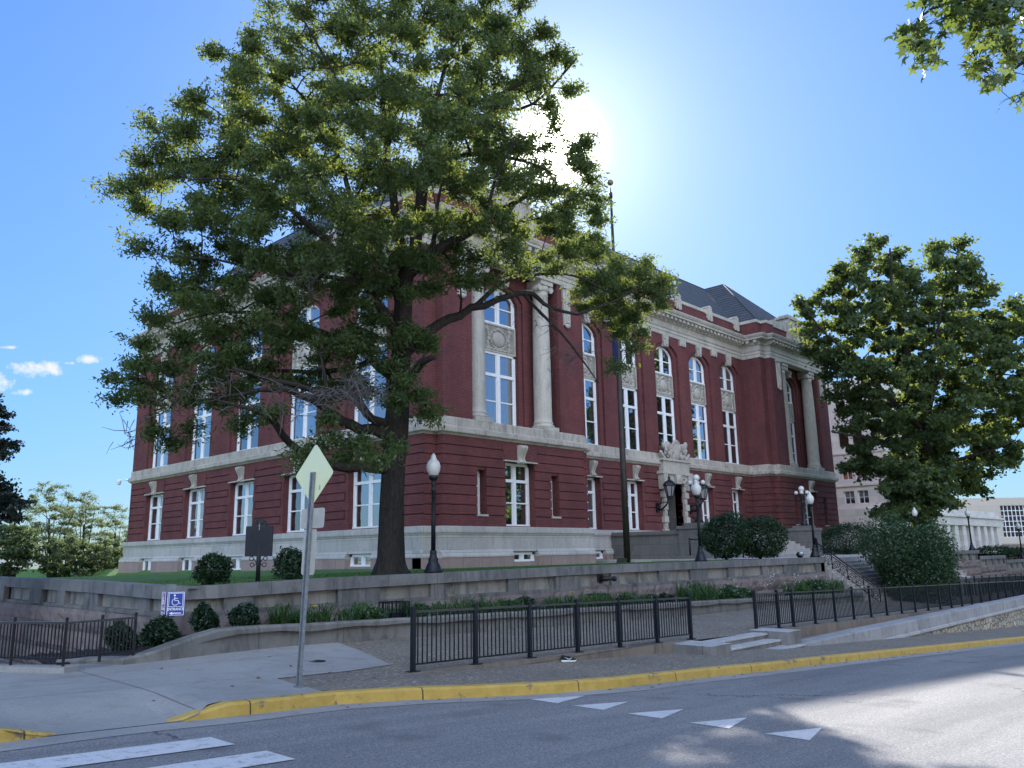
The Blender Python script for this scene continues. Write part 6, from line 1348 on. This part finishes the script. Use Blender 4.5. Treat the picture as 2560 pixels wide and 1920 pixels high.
for k in range(46):
    x, y = rng.uniform(2215, 2370), rng.uniform(1170, 1312)
    CR_.append(RP(x, y - abs(x - 2296) * .35, rng.uniform(-4.5, -1)))
grow_tree(rt, RL, CR_, 6, ('syc_leaf', .14, .11), clump_r=1.0, leaves=360, br=.05, flat=.72, twigs=6, twig_r=.018)
# --- sweetgum at the near kerb, only its hanging branches in the picture
sg = at_d(3080, 1500, 10.5); sg[2] = zs(sg[0]) + .1; sgt = thing('sweetgum_tree', 'star leaved sweetgum branches hanging into the top right corner', 'tree', tuple(sg))
SP = lambda x, y, dd=0: at_d(x, y, 8.0 + dd)
SL_ = [[(sg, .26), (at_d(3070, 900, 10.4), .22), (at_d(3050, 300, 10.2), .19), (at_d(3030, -500, 10), .14)], [(at_d(3050, 300, 10.2), .10), (SP(2800, 20, .8), .06), (SP(2600, -20, .3), .035), (SP(2450, -10), .022), (SP(2330, 20), .014), (SP(2290, 60), .008)],
       [(at_d(3050, 250, 10.2), .08), (SP(2760, 120, .8), .05), (SP(2620, 120, .2), .03), (SP(2540, 170), .012)], [(at_d(3030, 0, 10.2), .09), (SP(2750, -140, .8), .06), (SP(2500, -120, .6), .035), (SP(2350, -60, .4), .02)]]
PS = [[(2262, 45), (2290, 8), (2330, -40), (2460, -40), (2455, 40), (2410, 70), (2380, 60), (2370, 130), (2322, 185), (2285, 175), (2252, 130), (2250, 80)], [(2440, -40), (2600, -40), (2600, 200), (2570, 265), (2530, 270), (2505, 225), (2480, 190), (2500, 150), (2460, 180), (2420, 170), (2418, 110), (2440, 60)]]
rng = random.Random(41); CS = outline_clumps(rng, PS[0], 8.0, 34, .35, .085, .03) + outline_clumps(rng, PS[1], 8.0, 52, .4, .085, .03) + [SP(rng.uniform(2600, 2900), rng.uniform(-200, 240), rng.uniform(-.6, 1)) for _ in range(60)] + [SP(rng.uniform(2350, 3000), rng.uniform(-420, -60), rng.uniform(-.6, 1.2)) for _ in range(80)]
grow_tree(sgt, SL_, CS, 7, ('gum_leaf', .062), clump_r=.15, leaves=13, br=.006, flat=1.0, twigs=4, twig_r=.003, star=True, up=.2, spread=1.3)
# --- dark tree at the left edge and the airy trees in the valley behind
def blob_tree(name, label, d, base, crown, seed, leaf, n, clump_r, leaves, group=None, stems=1, tmax=3.0, gap=.7, zb=None, twig_r=.012):
    tb = at_d(base[0], base[1], d)
    if zb is not None: tb[2] = zb
    r = thing(name, label, 'tree', tuple(tb), group); rng = random.Random(seed); cl = outline_clumps(rng, crown, d, n, tmax, gap, clump_r * .5)
    top = max(cl, key=lambda c: c[2]); cx = sum(c for c in cl) / len(cl); limbs = []
    h = top[2] - tb[2]; rr = .012 * h + .07
    mid = tb * .55 + np.array([cx[0], cx[1], tb[2] + h * .5]) * .45; limbs.append([(tb, rr), (mid * .5 + tb * .5, rr * .85), (mid, rr * .65), (np.array([cx[0], cx[1], tb[2] + h * .72]), rr * .35)])
    for k in range(4 + stems):
        c = cl[rng.randrange(len(cl))]; limbs.append([(tb * .5 + mid * .5, rr * .5), ((tb * .3 + mid * .4 + c * .3), rr * .38), (mid * .35 + c * .65, rr * .22), (c, rr * .1)])
    grow_tree(r, limbs, cl, seed, leaf, clump_r=clump_r, leaves=leaves, br=.03, flat=.6, twigs=5, twig_r=twig_r); return r
blob_tree('street_tree', 'dark tree reaching in from the left edge of the picture', 20.0, (-190, 1500), [(-330, 960), (-60, 900), (8, 1012), (16, 1060), (34, 1085), (44, 1110), (22, 1140), (10, 1150), (30, 1175), (48, 1200), (46, 1222), (66, 1262), (62, 1290), (30, 1318), (-30, 1345), (-330, 1350)], 51, ('dark_leaf', .045, .032), 170, .36, 330, tmax=2.0, gap=.34, zb=-.2)
VT = 'trees in the valley behind the retaining wall'
def ell(cx, cy, rx, ry, seed, n=18):
    rng = random.Random(seed); return [(cx + rx * math.cos(a) * rng.uniform(.78, 1.12), cy + ry * math.sin(a) * rng.uniform(.80, 1.12)) for a in frange(0, 2 * math.pi * (1 - 1 / n), n)]
for i, (lab, nm, d, bx, c, leaf, n, cr, lv) in enumerate([
    ('tall feathery pale green tree left of the courthouse, topmost of the valley trees', 'locust_tree', 66, 140, (120, 1312, 78, 118), ('locust_leaf', .10, .036), 70, .62, 120),
    ('feathery tree with visible dark stems, second from the courthouse corner', 'locust_tree', 70, 205, (212, 1318, 62, 106), ('locust_leaf', .10, .036), 58, .62, 120),
    ('thin feathery tree right against the courthouse corner', 'locust_tree', 74, 290, (284, 1335, 52, 86), ('locust_leaf', .10, .036), 42, .62, 110),
    ('rounder yellow green tree low at the left edge, under the dark tree', 'broadleaf_tree', 60, 20, (22, 1372, 72, 76), ('wood_leaf', .12, .06), 60, .75, 190),
    ('dense olive tree low in the middle of the valley trees', 'broadleaf_tree', 62, 160, (165, 1398, 80, 56), ('wood_leaf', .12, .06), 56, .7, 190),
    ('bushy green tree low beside the courthouse corner', 'broadleaf_tree', 64, 262, (262, 1402, 62, 50), ('wood_leaf', .12, .06), 42, .7, 190)]):
    blob_tree(nm, lab, d, (bx, 1480), ell(*c, 60 + i), 60 + i, leaf, n, cr, lv, VT, 3, 3.0, .8, -1.6)
# --- trees across the street behind the camera: seen mirrored in the courthouse windows
t0 = None
for i, (x, y) in enumerate(((46, -40), (63, -44), (82, -47), (104, -52))):
    lab = ('first', 'second', 'third', 'fourth')[i] + ' shade tree across the street, seen mirrored in the courthouse windows'
    if t0 is None:
        t0 = thing('shade_tree', lab, 'tree', (x, y, -2.5), 'shade trees across the street'); rng = random.Random(77); cl = []
        while len(cl) < 90:
            p = np.array([rng.uniform(-1, 1), rng.uniform(-1, 1), rng.uniform(-1, 1)])
            if .3 < np.linalg.norm(p) < 1: cl.append(np.array([x, y, 8.0]) + p * np.array([7.5, 7.5, 7.5]))
        grow_tree(t0, [[(np.array([x, y, -2.5]), .5), (np.array([x, y, 2.]), .4), (np.array([x + .4, y, 9.]), .25), (np.array([x, y, 14.]), .08)]], cl, 77, ('syc_leaf', .3, .22), clump_r=1.5, leaves=170, br=.08, flat=.7, twig_r=.03)
    else:
        c = copy_tree(t0); c.location = (x, y, -2.5); c['label'] = lab; c.rotation_euler = (0, 0, i * 1.7)
# --- shrubs
def shrub(name, label, c, rx, rz, seed, leaf=('hedge_leaf', .035, .018), n=5200, lump=.12, group=None, ry=None, trunk=True, core=.55):
    r = thing(name, label, 'shrub', tuple(c), group); rs = np.random.RandomState(seed); ry = ry or rx; rng = random.Random(seed)
    u = unit(rs.normal(size=(n, 3))); rad = rs.uniform(core, 1.0, n) ** .6; k = rs.normal(size=(9, 3)) * 2.3; ph = rs.uniform(0, 6.28, 9); mod = 1 + lump * np.sin(u @ k.T + ph).sum(1) / 2.2; mod = mod * (1 + .07 * rs.normal(size=n))
    P = np.array(c) + np.array([0, 0, rz * .96]) + u * (rad * mod)[:, None] * np.array([rx, ry, rz]); P = P[P[:, 2] > c[2] + .03]
    if trunk:
        mb = MB()
        for q in range(7):
            e = np.array([rng.gauss(0, .35) * rx, rng.gauss(0, .35) * ry, rz * rng.uniform(.9, 1.6)]); mb.tube([np.array(c) + np.array([rng.uniform(-.06, .06), rng.uniform(-.06, .06), -.05]), np.array(c) + e * .5, np.array(c) + e], [.035 * rz + .01, .02 * rz + .006, .008], 5)
        mb.build('stem', M['bark'], r)
    quads_mesh('foliage', leaf_quads(rs, P, leaf[1], leaf[2], .4), M[leaf[0]], r); return r
G_ = 'rounded shrubs in the flower bed'
shrub('lawn_shrub', 'bushy dark green shrub on the lawn, left of the historical marker', (-16.8, -11.5, z_lawn(-16.8, -11.5)), .37, .36, 1, n=3600, lump=.2); shrub('lawn_shrub', 'bushy dark green shrub on the lawn behind the road sign post', (-14.83, -11.5, z_lawn(-14.83, -11.5)), .36, .36, 2, n=3600, lump=.2)
shrub('bed_shrub', 'round dark shrub in the bed, nearest to the lilies', (-17.0, -13.35, z_bed(-17.0)), .25, .25, 3, n=2600, group=G_, lump=.18); shrub('bed_shrub', 'round dark shrub in the bed, middle of the row right of the entrance sign', (-17.85, -13.45, z_bed(-17.85)), .28, .26, 4, n=2900, group=G_, lump=.18)
shrub('bed_shrub', 'wide dark shrub just below the blue entrance sign', (-18.68, -13.55, z_bed(-18.68)), .30, .26, 5, n=3000, group=G_, lump=.18); shrub('bed_shrub', 'dark shrub partly behind the ramp railing end', (-19.15, -12.9, z_bed(-19.2)), .24, .28, 6, n=2300, group=G_, lump=.18)
shrub('bed_shrub', 'small dark shrub between the lilies behind the railing', (-9.0, -13.45, z_bed(-9.0)), .27, .24, 7, n=2000, group=G_)
shrub('bed_shrub', 'low dark shrub at the right of the lilies, left of the grassy clump', (-3.1, -13.4, z_bed(-3.1)), .28, .2, 8, n=1600, group=G_); shrub('bed_shrub', 'low dark shrub behind the last post of the near railing', (-2.2, -13.4, z_bed(-2.2)), .28, .2, 9, n=1600, group=G_)
shrub('round_shrub', 'left one of two big dome shaped shrubs before the terrace', (9.4, -9.2, 1.60), 1.15, 1.05, 11, ('hedge_leaf', .05, .026), 11000, .08); shrub('round_shrub', 'right one of two big dome shaped shrubs, next to the stairs', (11.35, -9.9, 1.60), 1.20, .98, 12, ('hedge_leaf', .05, .026), 11000, .08)
shrub('round_shrub', 'broad dark shrub beyond the stairs at the right corner of the courthouse', (33.6, -5.2, 1.50), 2.1, 1.15, 13, ('hedge_leaf', .06, .032), 9000, .08)
shrub('large_bush', 'large layered green bush in front of the wide stairs, behind the railing', (15.6, -15.3, -.62), 2.1, 2.08, 14, ('bush_leaf', .06, .034), 26000, .16, core=.35); shrub('large_bush', 'smaller bush against the right side of the large layered bush', (19.6, -14.6, -.68), 1.5, 1.65, 15, ('bush_leaf', .06, .034), 13000, .18, core=.35)
shrub('far_shrub', 'low shrub beside the stepped wall at the far right', (47, -11.4, .9), 1.6, .55, 16, ('hedge_leaf', .07, .04), 2600, .1); shrub('far_shrub', 'small shrub under the rightmost lamp at the far right', (53, -11.6, .4), 1.5, .8, 17, ('hedge_leaf', .07, .04), 2600, .1)
def blades(rs, C, n, h, w_, out_r):
    """arching strap leaves from the points C"""
    V = []
    for c in C:
        m_ = int(n * rs.uniform(.4, 1.2)); hc_ = rs.uniform(.55, 1.15)
        for k in range(m_):
            a = rs.uniform(0, 6.28); d = np.array([math.cos(a), math.sin(a), 0]); s = np.array([-d[1], d[0], 0]) * w_; hh = h * hc_ * rs.uniform(.6, 1.15); o = out_r * rs.uniform(.4, 1.2); b = np.array(c) + np.array([rs.normal() * .06, rs.normal() * .06, 0])
            q = [b, b + d * o * .35 + np.array([0, 0, hh * .7]), b + d * o * .75 + np.array([0, 0, hh]), b + d * o * 1.25 + np.array([0, 0, hh * .72])]
            for i in range(3): V.append([q[i] - s * (1 - i * .25), q[i] + s * (1 - i * .25), q[i + 1] + s * (.75 - i * .36), q[i + 1] - s * (.75 - i * .36)])
    return np.array(V)
def lilies(label, spans, seed, h=.42):
    rs = np.random.RandomState(seed); C = []
    for x0, x1, dens in spans:
        for k in range(int((x1 - x0) * dens)): x = rs.uniform(x0, x1); C.append((x, rs.uniform(-14.0, -13.1), z_bed(x)))
    tag(quads_mesh('daylilies', blades(rs, C, 34, h, .015, .28), M['lily_leaf'], None), label, 'daylilies', kind='stuff')
lilies('arching green daylily leaves filling the bed left of the railing', [(-16.3, -13.7, 12), (-13.2, -9.4, 11)], 1); lilies('arching green daylily leaves filling the bed behind the railing', [(-8.7, -3.6, 11)], 2); lilies('tall grassy green clump in the bed between the two railings', [(-1.6, 1.0, 15)], 3, .66); lilies('green leafy clump in the bed at the end of the wall', [(6.8, 11.6, 12)], 4, .62)
for i, (x, lab, rx_, rz_) in enumerate(((-14.35, 'broad leaved dark clump in the bed left of the left iron guard', .34, .19), (-12.85, 'broad leaved dark clump in the bed right of the left iron guard', .30, .18), (-9.75, 'broad leaved dark clump in the bed beside the small dark shrub', .34, .19), (1.3, 'broad leaved dark clump right of the tall grassy clump', .55, .30), (2.3, 'broad leaved dark clump just behind the first post of the long railing', .45, .26), (8.6, 'broad leaved clump in the bed near the end of the wall', .7, .34))):
    shrub('bed_plant', lab, (x, -13.75, z_bed(x)), rx_, rz_, 70 + i, ('hosta_leaf', .075, .036), int(1500 * rx_ / .34), .2, 'broad leaved clumps in the flower bed', ry=.26, trunk=False, core=.2)
def bloom(label, x, y, z, mat='flower', s=.06):
    r = thing('daylily_bloom', label, 'flower', (x, y, z_bed(x)), 'yellow daylily blooms'); mb = MB(); mb.tube([(x, y, z_bed(x)), (x + .03, y - .03, z)], .006, 5); mb.build('stem', M['lily_leaf'], r); mb = MB()
    for k in range(6):
        a = k * math.pi / 3; d = np.array([math.cos(a), math.sin(a)]); e = np.array([-d[1], d[0]]); c = np.array([x + .03, y - .03]); mb.poly([(*(c), z), (*(c + d * s * .6 + e * s * .35), z + s * .5), (*(c + d * s * 1.3), z + s * .4), (*(c + d * s * .6 - e * s * .35), z + s * .5)])
    mb.build('petals', M[mat], r)
bloom('yellow daylily bloom beside the road sign post', -15.9, -14.0, 1.02, s=.07); bloom('yellow daylily bloom left of the second railing post', -11.75, -13.5, 1.02, s=.07); bloom('yellow daylily bloom behind the middle of the railing', -7.4, -13.7, .92); bloom('yellow daylily bloom closest to the right iron guard', -6.6, -13.6, .94)
rs = np.random.RandomState(3); n = 30000; X = rs.uniform(-17.5, 9, n); Y = -12.2 + 6 * rs.uniform(0, 1, n) ** 1.6; Zl = np.array([z_lawn(a, b) for a, b in zip(X, Y)]); a = rs.uniform(0, 6.28, n); s = np.stack([np.cos(a), np.sin(a), np.zeros(n)], 1) * .006; P = np.stack([X, Y, Zl], 1); tip = P + np.stack([rs.normal(size=n) * .02, rs.normal(size=n) * .02, rs.uniform(.02, .045, n)], 1)
tag(quads_mesh('grass_blades', np.stack([P - s, P + s, tip + s * .3, tip - s * .3], 1), M['blade'], None), 'short mown grass blades along the edge of the lawn', 'grass', kind='stuff')
rs = np.random.RandomState(8); V = []
for k in range(16):
    x = rs.uniform(1.0, 9.5); z0 = z_bed(x); V.append((x, rs.uniform(-14, -13.2), z0, rs.uniform(.7, 1.15)))
mbs = MB(); mbf = MB()
for x, y, z, h in V:
    mbs.tube([(x, y, z), (x + rs.normal() * .05, y, z + h * .6), (x + rs.normal() * .1, y, z + h)], [.006, .004, .003], 4)
    for q in range(4): mbf.ball((x + rs.normal() * .09, y + rs.normal() * .05, z + h - rs.uniform(0, .35)), .016, (1, 1, 1), 5, 3)
pf = thing('pale_flowers', 'thin stems of pale flowers in the bed in front of the wall, right part', 'flowers', (5, -13.5, 0)); mbs.build('stem', M['lily_leaf'], pf); mbf.build('petals', M['flower_pale'], pf)['kind'] = 'stuff'
